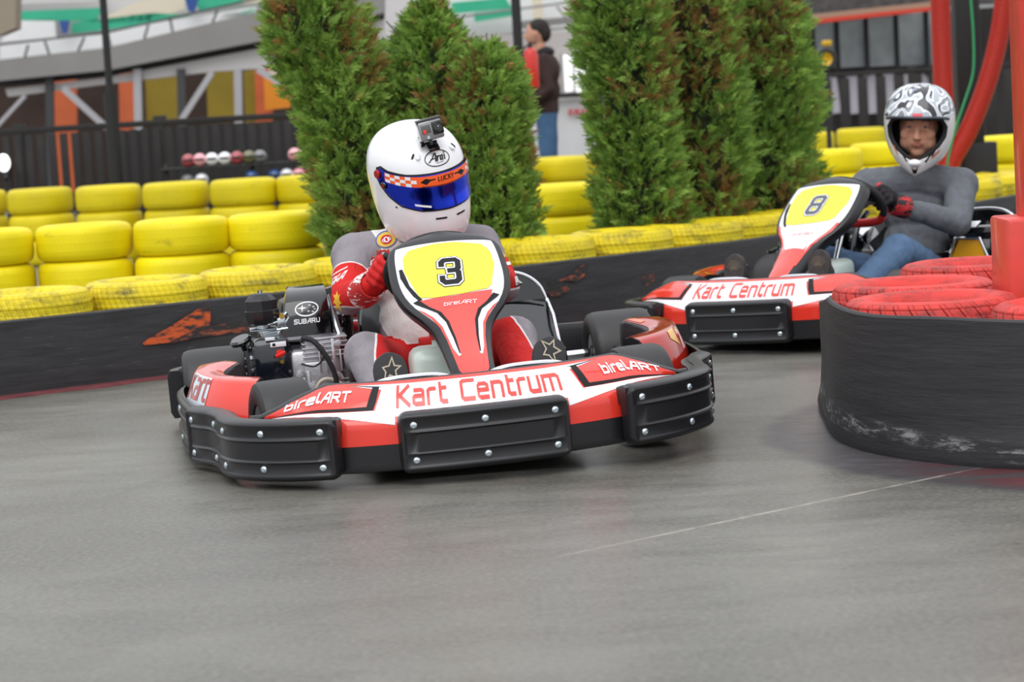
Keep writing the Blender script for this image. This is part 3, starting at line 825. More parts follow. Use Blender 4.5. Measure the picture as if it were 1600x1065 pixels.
def side_pod(root, s, film):
    """s = -1 driver's right (left in the picture)"""
    pod = empty('side_pod', (0, 0, 0)); pod.parent = root
    # C-shaped top seen from above: rear horn, outer spine, front horn; skirt down to the ground line
    inn = [(.42, .600, .282), (.46, .605, .282), (.52, .640, .272), (.57, .650, .266), (.62, .635, .262), (.68, .590, .262), (.74, .545, .262)]
    out = [(.36, .690, .282), (.40, .725, .285), (.48, .742, .284), (.56, .744, .280), (.68, .712, .274), (.78, .655, .268), (.84, .575, .262)]
    inn = smooth_path(inn, 4); out = smooth_path(out, 4)
    rings = []
    for i, (a, b) in enumerate(zip(inn, out)):
        a, b = Vector(a), Vector(b); c = a.lerp(b, .5) + Vector((0, 0, .006))
        d = (out[min(i + 1, len(out) - 1)] - out[max(i - 1, 0)]); nn = Vector((-d.y, d.x, 0)).normalized()
        if nn.dot(b - a) < 0: nn = -nn
        lo_o = b + nn * .052; lo_o.z = .12; mid_o = b + nn * .036; mid_o.z = b.z * .62 + .02; lo_i = Vector((a.x, a.y - .004, .10))
        r = [lo_i, Vector((a.x, a.y - .002, a.z * .7)), a - Vector((0, 0, .008)), a + Vector((0, .006, 0)), c, b - nn * .006, b + nn * .003 - Vector((0, 0, .008)), mid_o, lo_o]
        rings.append([Vector((p.x, p.y * s, p.z)) for p in r])
    MB().box((.27, s * .69, .125), (.26, .15, .13), .03).build('pod_tail', PB, pod)
    n = len(rings); k = 9
    mb = MB(); mb.rings(rings)
    mb.build('pod_shell', PB, pod, 45)
    # printed film on the top and the outer flank
    def F(u, v, off):
        u = min(max(u, 0), n - 1.0001); i = int(u); t = u - i; v = min(max(v, 3), 8); j = min(int(v), 7); w = v - j
        def P(ii, jj): return rings[ii][jj]
        p = P(i, j).lerp(P(i, j + 1), w).lerp(P(i + 1, j).lerp(P(i + 1, j + 1), w), t)
        dv = P(i, j + 1) - P(i, j); du = P(i + 1, j) - P(i, j); N = du.cross(dv).normalized()
        cen = Vector((.5, .66 * s, .12))
        if N.dot(p - cen) < 0: N = -N
        return p + N * off
    decal('pod_film', film, [[(1.0, 3.15), (n - 1.2, 3.15), (n - 1.2, 7.6), (1.0, 7.6)]], F, .0015, pod, step=.5)
    if s < 0:
        decal('pod_sticker', pbr('silver_sticker', (206, 214, 222), .25, coat=.3), [[(11.5, 5.3), (17.0, 5.3), (17.0, 7.1), (11.5, 7.1)]], F, .003, pod, step=.5)
        tx = text_polys('Kart', 0, 0, 1, w=.16, shear=.1)
        decal('sticker_lettering', RED2, [[(12.1 + u * 1.95, 6.75 - v * .95) for u, v in p] for p in tx], F, .0045, pod, step=.5)
    else:
        for P_ in ([(1.5, 3.3), (7, 3.3), (7, 3.7), (1.5, 3.7)], [(n - 7, 3.3), (n - 1.6, 3.3), (n - 1.6, 3.6), (n - 6, 3.6)]): decal('pod_stripe', ORG, [P_], F, .003, pod, step=.5)
        decal('pod_stripe', pbr('yellow_orange_film', (240, 180, 50), .2, coat=.5), [[(16, 5.3), (18, 5.2), (18.4, 6.2), (16.4, 6.6)]], F, .003, pod, step=.5)
    # outer guard low down
    path = [(.86, s * .775), (.70, s * .792), (.50, s * .805), (.30, s * .805), (.18, s * .79)]
    if s < 0: path = path[::-1]
    plate(pod, path, .05, .205, .0, 3)
    return pod

def engine(root):
    e = empty('engine', (.15, -.42, 0)); e.parent = root
    e.location = (0, 0, 0)
    # crankcase and cylinder of cast metal with fins
    cc = MB(); cc.box((.16, -.36, .135), (.26, .20, .14), .02); cc.box((.20, -.36, .235), (.17, .16, .10), .015)
    cc.box((.24, -.335, .285), (.10, .12, .07), .012)
    for k in range(7): cc.box((.235, -.345, .105 + k * .013), (.13, .165, .004), .001)
    for k in range(5): cc.box((.24, -.33, .262 + k * .014), (.125, .145, .004), .001)
    for y, z in ((-.29, .30), (-.345, .30), (-.30, .20), (-.42, .21), (-.38, .17), (-.29, .14)):
        cc.cyl((.28, y, z), (.315, y, z), .011, n=12); cc.cyl((.315, y, z), (.322, y, z), .007, n=6)
    cc.box((.292, -.352, .205), (.02, .10, .085), .008); cc.box((.295, -.305, .25), (.02, .012, .13), .003); cc.box((.295, -.39, .17), (.02, .012, .10), .003)
    for k in range(4): cc.box((.30, -.35 + k * .022, .245), (.018, .006, .07), .002)
    cc.build('crankcase', ALU, e)
    # gearbox and chain side
    g = MB(); g.cyl((.27, -.262, .10), (.27, -.262, .25), .026, n=18); g.cyl((.27, -.262, .25), (.27, -.262, .275), .030, n=18); g.box((.22, -.262, .13), (.12, .05, .09), .012)
    g.build('breather_column', STEEL, e)
    MB().cyl((.27, -.262, .262), (.27, -.262, .29), .028, .026, n=18).build('cap', PBD, e)
    # blue-black fan shroud with stickers and the red stop switch
    sh = MB(); sh.box((.20, -.498, .255), (.17, .125, .15), .025, rot=(0, R(-4), 0)); sh.box((.22, -.485, .17), (.15, .11, .06), .02)
    so = sh.build('fan_shroud', pbr('blue_black_enamel', (22, 25, 34), .14, coat=.7), e)
    MB().box((.289, -.476, .313), (.003, .050, .016), .001).build('warning_sticker', WHT, so); MB().box((.2886, -.50, .333), (.003, .030, .010), .001).build('warning_sticker', WHT, so)
    MB().box((.2905, -.490, .313), (.003, .010, .009), .001).build('sticker_print', BLK, so)
    sw = MB(); sw.cyl((.285, -.473, .283), (.312, -.473, .283), .013, .010, 14); sw.box((.312, -.473, .283), (.008, .036, .011), .003, rot=(R(20), 0, 0)); sw.build('stop_switch', pbr('red_switch', (226, 36, 28), .35), so)
    sc2 = MB(); sc2.cyl((.286, -.470, .258), (.300, -.470, .258), .007, n=10); sc2.build('brass_terminal', pbr('brass', (222, 178, 90), .25, metal=.9), so)
    # recoil starter, slotted cover and pull handle
    rc = MB(); rc.lathe([(.0005, 0), (.050, 0), (.082, -.006), (.092, -.022), (.092, -.05), (.0005, -.05)], 30, (.17, -.575, .235), (0, -1, 0))
    ro = rc.build('recoil_starter', PB, e)
    sl = MB()
    for k in range(14):
        t = 2 * PI * k / 14; c = Vector((.17 + math.cos(t) * .0925, -.553, .235 + math.sin(t) * .0925)); sl.box(c, (.006, .030, .014), .002, rot=(0, -t, 0))
    for k in range(10):
        t = PI * (-.5 + k / 9.0) ; c = Vector((.17 + math.cos(t) * .068, -.582, .235 + math.sin(t) * .068)); sl.box(c, (.022, .004, .008), .002, rot=(0, -t, 0))
    sl.build('cooling_slots', STEEL, ro)
    hd = MB(); hd.lathe([(.0005, .0), (.030, .0), (.036, .006), (.034, .016), (.020, .022), (.008, .022), (.008, .045), (.0005, .045)], 22, (.215, -.592, .338), (-.25, .3, -1)); hd.build('pull_handle', PBG, ro)
    # air filter canister on the carburettor
    af = MB(); oct_ = []
    c = Vector((.19, -.513, 0))
    for z, r in ((.372, .036), (.378, .048), (.395, .055), (.418, .056), (.420, .053), (.450, .052), (.468, .036), (.472, .030)):
        oct_.append([c + Vector((math.cos(2 * PI * k / 10) * r, math.sin(2 * PI * k / 10) * r, z)) for k in range(10)])
    ao = af.rings(oct_).build('air_filter', PB, e, 20)
    MB().cyl((.19, -.513, .470), (.19, -.513, .482), .007, n=6).build('wing_nut', CHR, ao)
    cb = MB(); cb.cyl((.19, -.513, .335), (.19, -.513, .374), .022, n=16); cb.box((.20, -.49, .345), (.045, .06, .03), .006); cb.box((.205, -.515, .360), (.05, .085, .004), .001, rot=(0, R(8), 0))
    cb.cyl((.22, -.515, .350), (.22, -.43, .356), .005, n=8); cb.cyl((.225, -.50, .372), (.21, -.44, .384), .004, n=8); cb.box((.215, -.455, .375), (.02, .028, .03), .004); cb.cyl((.215, -.46, .385), (.215, -.435, .405), .008, n=10); cb.cyl((.22, -.47, .34), (.22, -.43, .39), .0035, n=8)
    cb.build('carburettor', ZINC, e)
    MB().cyl((.20, -.452, .396), (.23, -.452, .396), .009, n=10).build('brass_jet', MATS['brass'], e)
    # curved black heat shield with emblem
    def sh_pt(u, v, off=0.0):      # u across (-1 right .. 1 left of the driver), v from foot 0 to crest 1
        y = -.378 + u * (.078 - .022 * v) + .020 * v
        x = .235 - .02 * v - .14 * v ** 3; z = .325 + .150 * math.sin(min(v, 1) * PI / 2) ** .9
        x2 = .235 - .02 * (v + .02) - .14 * (v + .02) ** 3; z2 = .325 + .150 * (math.sin(min(v + .02, 1) * PI / 2) ** .9 if v < .98 else 1)
        t = Vector((x2 - x, 0, max(z2 - z, 0))).normalized(); N = Vector((t.z, 0, -t.x)); 
        return Vector((x, y, z)) + N * off - Vector((.012, 0, 0)) * u * u
    grid = [[sh_pt(-1 + 2 * i / 10, j / 14) for j in range(15)] for i in range(11)]
    ho = MB().sheet(grid, .004).build('heat_shield', PBG, e)
    side = MB()
    for u in (-1, 1):
        side.sheet([[sh_pt(u, j / 14) + Vector((-.06 * k * (1 - .6 * j / 14), 0, -.0 * k)) for j in range(15)] for k in (0, .5, 1)], .003)
    side.build('shield_side', PBG, ho)
    emb = lambda u, v, off: sh_pt(u / .066, .30 + v / .16, off)
    decal('emblem', WHT, ring_polys(0, .01, .036, .0195, .0035) + [star4(-.014, .012, .016, .010), star4(.008, .018, .006, .004), star4(.020, .013, .006, .004), star4(.005, .003, .006, .004), star4(.018, .001, .006, .004), star4(.024, .007, .005, .0035)], emb, .0012, ho, step=.006)
    decal('engine_name', WHT, text_polys('SUBARU', -.036, -.0235, .0085, w=.26, width=.072, gap=.28), emb, .0012, ho, step=.006)
    rim = MB(); rim.tube([sh_pt(-1 + 2 * i / 10, 0) + Vector((.004, 0, -.004)) for i in range(11)], .006, 8); rim.box((.24, -.375, .318), (.03, .15, .012), .004); rim.build('shield_bracket', STEEL, ho)
    MB().box((.05, -.37, .36), (.16, .17, .16), .03).build('fuel_cover', PB, e)
    # hoses and cables
    MB().tube(smooth_path([(.31, -.40, .325), (.335, -.37, .318), (.35, -.335, .27), (.35, -.31, .20), (.345, -.312, .13), (.33, -.32, .09)], 6), .0085, 10).build('breather_hose', PBD, e)
    MB().tube(smooth_path([(.33, -.385, .13), (.345, -.36, .185), (.345, -.32, .19), (.34, -.27, .15), (.33, -.255, .10)], 6), .006, 8).build('fuel_line', pbr('clear_line', (196, 184, 168), .25), e)
    MB().tube(smooth_path([(.31, -.345, .30), (.325, -.34, .26), (.325, -.37, .235), (.31, -.41, .245)], 6), .003, 8).build('plug_lead', PBD, e)
    # silencer and perforated chain guard behind
    ex = MB(); ex.cyl((.02, -.20, .34), (.02, -.36, .34), .055, n=24); ex.build('silencer', CHR, e)
    MB().tube(smooth_path([(.14, -.292, .44), (.16, -.285, .40), (.19, -.280, .35), (.22, -.27, .30)], 4), .011, 10).build('chain', ZINC, e)
    MB().cyl((.08, -.255, .32), (.08, -.272, .32), .06, n=26).build('sprocket_cover', PBG, e)
    return e

def make_kart(num, scheme, M, lean, label, panel_yaw=0):
    root = empty('racing_kart', matrix=M)
    tag(root, label, 'go-kart', 'rental racing karts')
    # floor tray and frame tubes
    MB().prism([(1.36, -.30, .040), (1.36, .30, .040), (.95, .30, .040), (.30, .25, .040), (.30, -.25, .040), (.95, -.30, .040)], (0, 0, .006)).build('floor_tray', PBD, root)
    fr_ = MB()
    for s in (1, -1):
        fr_.tube(smooth_path([(1.40, s * .20, .06), (1.15, s * .31, .062), (.85, s * .31, .062), (.35, s * .27, .062), (-.12, s * .30, .075)], 5), .015, 10)
        fr_.tube([(1.05, s * .30, .07), (1.05, s * .40, .11)], .012, 8); fr_.tube([(1.0, s * .30, .06), (.85, s * .55, .07), (.2, s * .60, .08), (-.02, s * .30, .08)], .011, 8)
    fr_.tube([(.30, -.27, .062), (.30, .27, .062)], .014, 8); fr_.tube([(.95, -.31, .062), (.95, .31, .062)], .014, 8)
    fr_.build('frame', STEEL, root)
    # axle, bearings
    MB().cyl((0, -.58, .145), (0, .58, .145), .0165, n=18).build('rear_axle', CHR, root)
    for y in (.47, -.47): MB().lathe([(.0165, -.02), (.034, -.02), (.038, -.01), (.038, .012), (.032, .02), (.0165, .02)], 20, (0, y, .145), (0, 1, 0), closed=True).build('axle_hub', PBG, root)
    MB().lathe([(.03, -.003), (.095, -.003), (.095, .003), (.03, .003)], 30, (0, .30, .145), (0, 1, 0), closed=True).build('brake_disc', STEEL, root)
    for y, s in ((-.675, -1), (.675, 1)): wheel(root, 0, y, .145, .215, s, lean)
    for y, s in ((-.52, -1), (.52, 1)): wheel(root, 1.05, y, .140, .155, s, lean).rotation_euler = (0, 0, R(9))
    tr = MB(); tr.cyl((1.0, -.40, .125), (1.0, .40, .125), .007, n=8); tr.build('tie_rod', ZINC, root)
    # rear bumper: a dark plastic wall behind the wheels
    rb = [(-.15, -.80), (-.22, -.79), (-.285, -.70), (-.30, -.40), (-.30, 0), (-.30, .40), (-.285, .70), (-.22, .79), (-.15, .80)]
    P = smooth_path([(x, y, 0) for x, y in rb], 5); rings = []
    for i, p in enumerate(P):
        d = (P[min(i + 1, len(P) - 1)] - P[max(i - 1, 0)]).normalized(); nn = Vector((-d.y, d.x, 0)); zt = .235 - .02 * abs(p.y)
        rings.append([p + nn * a + Vector((0, 0, z)) for a, z in ((-.012, .06), (-.015, .08), (-.015, zt - .02), (-.008, zt), (.022, zt), (.032, zt - .02), (.032, .08), (.022, .06))])
    MB().rings(rings).build('rear_bumper', PB, root, 40)
    # seat
    g = []
    for k in range(13):
        t = k / 12; x = .36 - .52 * t + .10 * math.sin(t * PI) * 0; z = .075 + (.0 if t < .45 else (t - .45) ** 1.2 * .60); x = .38 - .42 * min(t, .6) / .6 - (t - .6) * .25 * (t > .6); row = []
        wd = .185 + .02 * math.sin(t * PI)
        for j in range(13):
            q = -1 + j / 6; lift = (abs(q) ** 3.0) * (.20 if t < .6 else max(.02, .20 - (t - .6) * .45)) * (1 if t > .12 else t / .12); fwd = (abs(q) ** 3) * (.10 if t > .5 else 0)
            row.append((x + fwd, q * wd + .01, z + lift))
        g.append(row)
    MB().sheet(g, .008).build('seat', SEATM, root)
    MB().tube(smooth_path([(.20, -.235, .10), (.16, -.235, .25), (.10, -.23, .40), (.02, -.22, .46)], 4), .014, 10).build('seat_strut', PBG, root)
    # curved guard to the driver's left with a bright hoop above it
    g = [[Vector((.12 - .20 * math.sin(t * PI / 2) , .30 + .155 * q, .19 + .16 * math.sin(t * PI / 2))) + Vector((0, 0, -.02 * q * q)) for t in [k / 10 for k in range(11)]] for q in (-1, -.6, -.2, .2, .6, 1)]
    ge = MB().sheet(g, .004).build('exhaust_guard', PBG, root)
    MB().tube(smooth_path([(-.08, .455, .33), (-.09, .435, .385), (-.10, .385, .425), (-.11, .31, .44), (-.12, .20, .44)], 5), .006, 8).build('guard_hoop', CHR, ge)
    MB().tube([(.12, .455, .19), (.02, .457, .29), (-.08, .456, .335)], .006, 8).build('guard_edge', CHR, ge)
    MB().prism([(-.09, .20, .435), (-.09, .31, .435), (-.08, .385, .42), (-.07, .435, .38), (-.06, .45, .34), (-.06, .20, .34)], (-.006, 0, 0)).build('guard_back', PBG, ge)
    # tank between the legs
    tk = MB(); tk.box((.83, 0.0, .195), (.19, .235, .23), .035, seg=3); tk.cyl((.82, -.02, .30), (.82, -.02, .335), .028, n=18); tk.box((.926, 0.0, .235), (.008, .20, .006), .002); tk.box((.926, .0, .15), (.008, .20, .006), .002)
    to = tk.build('fuel_tank', TANK, root)
    MB().cyl((.82, -.02, .330), (.82, -.02, .348), .034, n=20).build('tank_cap', pbr('red_cap', (190, 40, 36), .4), to)
    # pedals with chrome hoops that stand in front of the shoes
    for s in (1, -1):
        pd = MB(); y = .165 * s
        pd.tube(smooth_path([(1.22, y - .115, .095), (1.262, y - .112, .240), (1.272, y - .085, .272), (1.278, y, .279), (1.272, y + .085, .272), (1.262, y + .112, .240), (1.22, y + .115, .095)], 5), .0085, 10)
        pd.build('pedal_hoop', CHR, root)
        MB().box((1.24, y + .01 * s, .15), (.012, .06, .17), .004, rot=(0, R(14), 0)).build('pedal', ALU, root)
    # front bumper
    fb = empty('front_bumper', (0, 0, 0)); fb.parent = root
    ys = [-.62 + 1.24 * k / 62 for k in range(63)]; ts = [-.12, -.06, 0, .06, .12, .3, .5, .7, .8, .87, .93, .98, 1.03, 1.1, 1.2, 1.35, 1.55, 1.8, 2.0]
    grid = []
    for y in ys:
        r = [bump_pt(y, t) for t in ts]; e = r[-1]; f0 = r[0]
        nx = Vector((-1, 0, 0))
        r += [e + nx * .010 + Vector((0, 0, .001)), e + nx * .016 + Vector((0, 0, -.01)), Vector((min(f0.x, e.x) - .02, y, .12)), f0 + nx * .02]
        grid.append(r)
    MB().rings(grid).build('bumper_shell', PB, fb, 45)
    F = bump_pt
    def dk(name, mat, polys, off, label=None): return decal(name, mat, polys, F, off, fb, step=.03, label=label)
    lo = .50
    band = []
    for s in (-1, 1):
        band.append([(s * .02, lo), (s * .02, 1.97), (s * .42, 1.97), (s * .475, 1.92), (s * .53, 1.80), (s * .585, 1.55), (s * .60, 1.1), (s * .60, .9), (s * .40, lo)] )
    band.append([(-.02, lo), (.02, lo), (.02, 1.97), (-.02, 1.97)])
    dk('red_film', RED, band, .0010)
    # white field behind the name, with long thin tails to both sides
    dk('white_field', WHT, [[(-.30, 1.00), (-.24, 1.0), (0, .98), (.24, 1.0), (.30, 1.00), (.285, 1.45), (.275, 1.82), (.20, 1.86), (-.20, 1.86), (-.275, 1.82), (-.285, 1.45)],
                            [(.24, 1.0), (.24, .86), (.34, .98), (.45, 1.10), (.59, 1.20), (.59, 1.24), (.45, 1.19), (.30, 1.18)], [(-.24, 1.0), (-.24, .86), (-.34, .98), (-.45, 1.10), (-.59, 1.20), (-.59, 1.24), (-.45, 1.19), (-.30, 1.18)],
                            [(.27, 1.70), (.38, 1.90), (.20, 1.86)], [(-.27, 1.70), (-.38, 1.90), (-.20, 1.86)]], .0020)
    for s in (-1, 1):
        dk('black_edge', BLK, [[(s * .285, 1.80), (s * .305, 1.80), (s * .318, 1.28), (s * .40, 1.27), (s * .59, 1.28), (s * .59, 1.25), (s * .45, 1.21), (s * .30, 1.19), (s * .292, 1.4)], [(s * .27, 1.80), (s * .40, 1.93), (s * .305, 1.80)]], .0028)
    words = scaled_text('Kart Centrum', -.232, .462, .50, .022, .26)
    for part in (lambda u: u < -.052, lambda u: u >= -.052):
        dk('track_name', RED, [[(u, 1.25 + v) for u, v in p] for p in words if part(sum(q[0] for q in p) / len(p))], .0034)
    if scheme == 3:
        for x0 in (-.538, .378):
            dk('maker_name', WHT, [[(u, 1.46 + v) for u, v in p] for p in scaled_text('birelART', x0, .165, .24, .0135, .24)], .0034)
    # guards
    plate(fb, [(bx(.235) - .002, -.235), (bx(.12), -.12), (bx(0), 0), (bx(.12), .12), (bx(.235) - .002, .235)], .040, .208, .030, 3)
    cl = [(1.448, .392), (1.415, .47), (1.37, .545), (1.31, .61), (1.24, .655), (1.15, .676), (1.06, .682), (.97, .70), (.90, .735), (.82, .765)]
    plate(fb, cl, .042, .212, .030, 5); plate(fb, [(x, -y) for x, y in cl][::-1], .042, .212, .030, 5)
    for s in (1, -1):
        lg = []
        P = smooth_path([(x, s * y, 0) for x, y in cl], 4)
        for i, p in enumerate(P):
            d = (P[min(i + 1, len(P) - 1)] - P[max(i - 1, 0)]).normalized(); nn = Vector((d.y, -d.x, 0)) * s
            lg.append([p - nn * .030 + Vector((0, 0, .204)), p + nn * .0 + Vector((0, 0, .212)), p + nn * .016 + Vector((0, 0, .205)), p + nn * .016 + Vector((0, 0, .16)), p - nn * .030 + Vector((0, 0, .16))])
        MB().rings(lg).build('corner_ledge', PB, fb, 40)
    return root

def scaled_text(s, x, width, h, w, gap):
    """text of a given width with strokes of equal width in metres although v runs in profile units"""
    k = 14.0                          # profile units per metre on the slope
    hm = h / k
    ps = text_polys(s, 0, 0, hm, w=(w * .36) / hm, shear=.06, gap=gap, width=width)
    return [[(x + u, v * k) for u, v in p] for p in ps]

def kart_matrix(x, y, yaw, lean, z=0.0):
    a, l = R(yaw), R(lean)
    fw = Vector((math.sin(a), -math.cos(a), 0)); lf = Vector((math.cos(a), math.sin(a), 0)); up = Vector((0, 0, 1))
    L = math.cos(l) * lf + math.sin(l) * up; U = -math.sin(l) * lf + math.cos(l) * up
    return Matrix(((fw.x, L.x, U.x, x), (fw.y, L.y, U.y, y), (fw.z, L.z, U.z, z), (0, 0, 0, 1)))
M1 = kart_matrix(-.302, 7.826, 8.54, 1.93); M2 = kart_matrix(1.79, 10.276, -37.9, 2.1)
kart1 = make_kart('3', 3, M1, 1.93, 'red and black racing kart with number 3, nearest to the camera')
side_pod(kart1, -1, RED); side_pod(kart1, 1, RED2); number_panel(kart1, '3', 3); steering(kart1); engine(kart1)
kart2 = make_kart('8', 8, M2, 2.1, 'red and white racing kart with number 8 beside the tyre island')
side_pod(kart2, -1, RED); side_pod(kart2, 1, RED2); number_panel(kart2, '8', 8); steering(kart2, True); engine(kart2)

yp = [(.135, .225, .235), (.135, .400, .235), (.135, .370, .318), (.135, .275, .325)]
yo = MB().prism([Vector(p) for p in yp], (-.004, 0, 0)).build('side_panel', pbr('amber_panel', (236, 168, 20), .3, coat=.4), kart2)
MB().tube([(.139, .215, .225), (.139, .262, .335), (.139, .375, .328), (.139, .412, .232)], .008, 8).build('panel_frame', CHR, yo)
mb = MB(); mb.box((.10, .35, .35), (.10, .26, .06), .028); mb.box((.11, .46, .28), (.10, .09, .16), .03); mb.build('rear_cover', PBG, kart2)
MB().box((.12, .31, .385), (.06, .10, .006), .002, rot=(0, R(20), 0)).build('cover_stripe', WHT, kart2)
# ================================================================== PEOPLE
def attr_mix_material(name, base, layers, rough=0.8, bump=0.35, bscale=22, bdist=0.012, weave=True, line=None):
    """layers: (attribute, colour[, rough]) painted where the cloth panel's signed distance is positive"""
    n = NT(name); co = n.coord(); c = lin(base)
    for lay in layers:
        a = n.n('Attribute'); a.attribute_name = lay[0]; f = n.map(a.outputs['Fac'], -.0006, .0006)
        c = n.mix(f, c, lin(lay[1]))
        if line: c = n.mix(n.map(n.math('ABSOLUTE', a.outputs['Fac']), .0036, .0026), c, lin(line))
    v = n.map(n.noise(9, 4), 0.3, 0.7)
    mul = n.n('Mix', data_type='RGBA', blend_type='MULTIPLY'); mul.inputs[0].default_value = 1
    if isinstance(c, tuple): mul.inputs[6].default_value = c
    else: n.l(c, mul.inputs[6])
    n.l(n.mix(v, (0.86, 0.86, 0.86, 1), (1.06, 1.06, 1.06, 1)), mul.inputs[7]); n.l(mul.outputs[2], n.b.inputs['Base Color'])
    n.b.inputs['Roughness'].default_value = rough; n.b.inputs['Specular IOR Level'].default_value = 0.25
    h = n.math('ADD', n.noise(bscale, 3, 0.5, n.scale(co, 1, 1.6, .8), 0.8), n.math('MULTIPLY', n.noise(180, 2), 0.06))
    n.bump(h, bump, bdist); return n.m

def folds(co, k=26.0, amp=.004, seed=0.0):
    out = np.empty(len(co), 'f')
    for i, p in enumerate(co):
        out[i] = (pnoise(Vector((p[0] * k + seed, p[1] * k, p[2] * k * .7))) * .7 + pnoise(Vector((p[0] * k * 2.3, p[1] * k * 2.3 + seed, p[2] * k * 1.6))) * .3) * amp
    return out

# --- helmets
HZ = [-.170, -.155, -.12, -.07, -.02, .03, .08, .12, .143, .155, .160]
class Helmet:
    def __init__(s, M, k, cross=False):
        s.M, s.k = M, k
        if not cross:
            s.b = [.092, .104, .119, .129, .132, .133, .125, .103, .074, .042, .004]
            s.f = [.142, .157, .170, .169, .158, .150, .131, .100, .070, .040, .004]; s.e = [2.2] * 11
        else:
            s.b = [.045, .070, .100, .122, .133, .136, .128, .106, .076, .043, .004]
            s.f = [.165, .178, .182, .168, .152, .148, .132, .102, .072, .040, .004]; s.e = [1.5, 1.6, 1.75, 2.0, 2.2, 2.2, 2.2, 2.2, 2.2, 2.1, 2.0]
        s.r = [.070, .080, .098, .130, .152, .164, .157, .128, .092, .050, .004]
    def loc(s, phi, z):
        b, f, r, e = (sinterp(z, HZ, q) for q in (s.b, s.f, s.r, s.e))
        c, n = math.cos(phi), math.sin(phi); a = f if c > 0 else r
        if c <= 0: e = 2.1
        return Vector((math.copysign(abs(c) ** (2 / e), c) * a, math.copysign(abs(n) ** (2 / e), n) * b, z)) * s.k
    def pt(s, phi, z, off=0.0):
        z = min(max(z, -.17), .160); p = s.loc(phi, z)
        du = s.loc(phi + .02, z) - s.loc(phi - .02, z); dz = s.loc(phi, min(z + .004, .16)) - s.loc(phi, max(z - .004, -.17))
        N = du.cross(dz)
        N = N.normalized() if N.length > 1e-12 else Vector((0, 0, 1))
        return s.M @ (p + N * off)
    def film(s, name, mat, polys, off, parent, step=.012):
        """polys in (phi * 0.13, z)"""
        return decal(name, mat, polys, lambda u, v, o: s.pt(u / .13, v, o), off, parent, step=step)

def rot_m(yaw, pitch, roll): return Matrix.Rotation(R(yaw), 4, 'Z') @ Matrix.Rotation(R(pitch), 4, 'Y') @ Matrix.Rotation(R(roll), 4, 'X')

SHELL_W = pbr('white_shell', (242, 244, 246), 0.16, coat=0.8)
VISOR = pbr('blue_mirror', (26, 62, 235), 0.16, metal=1.0, coat=0.5)

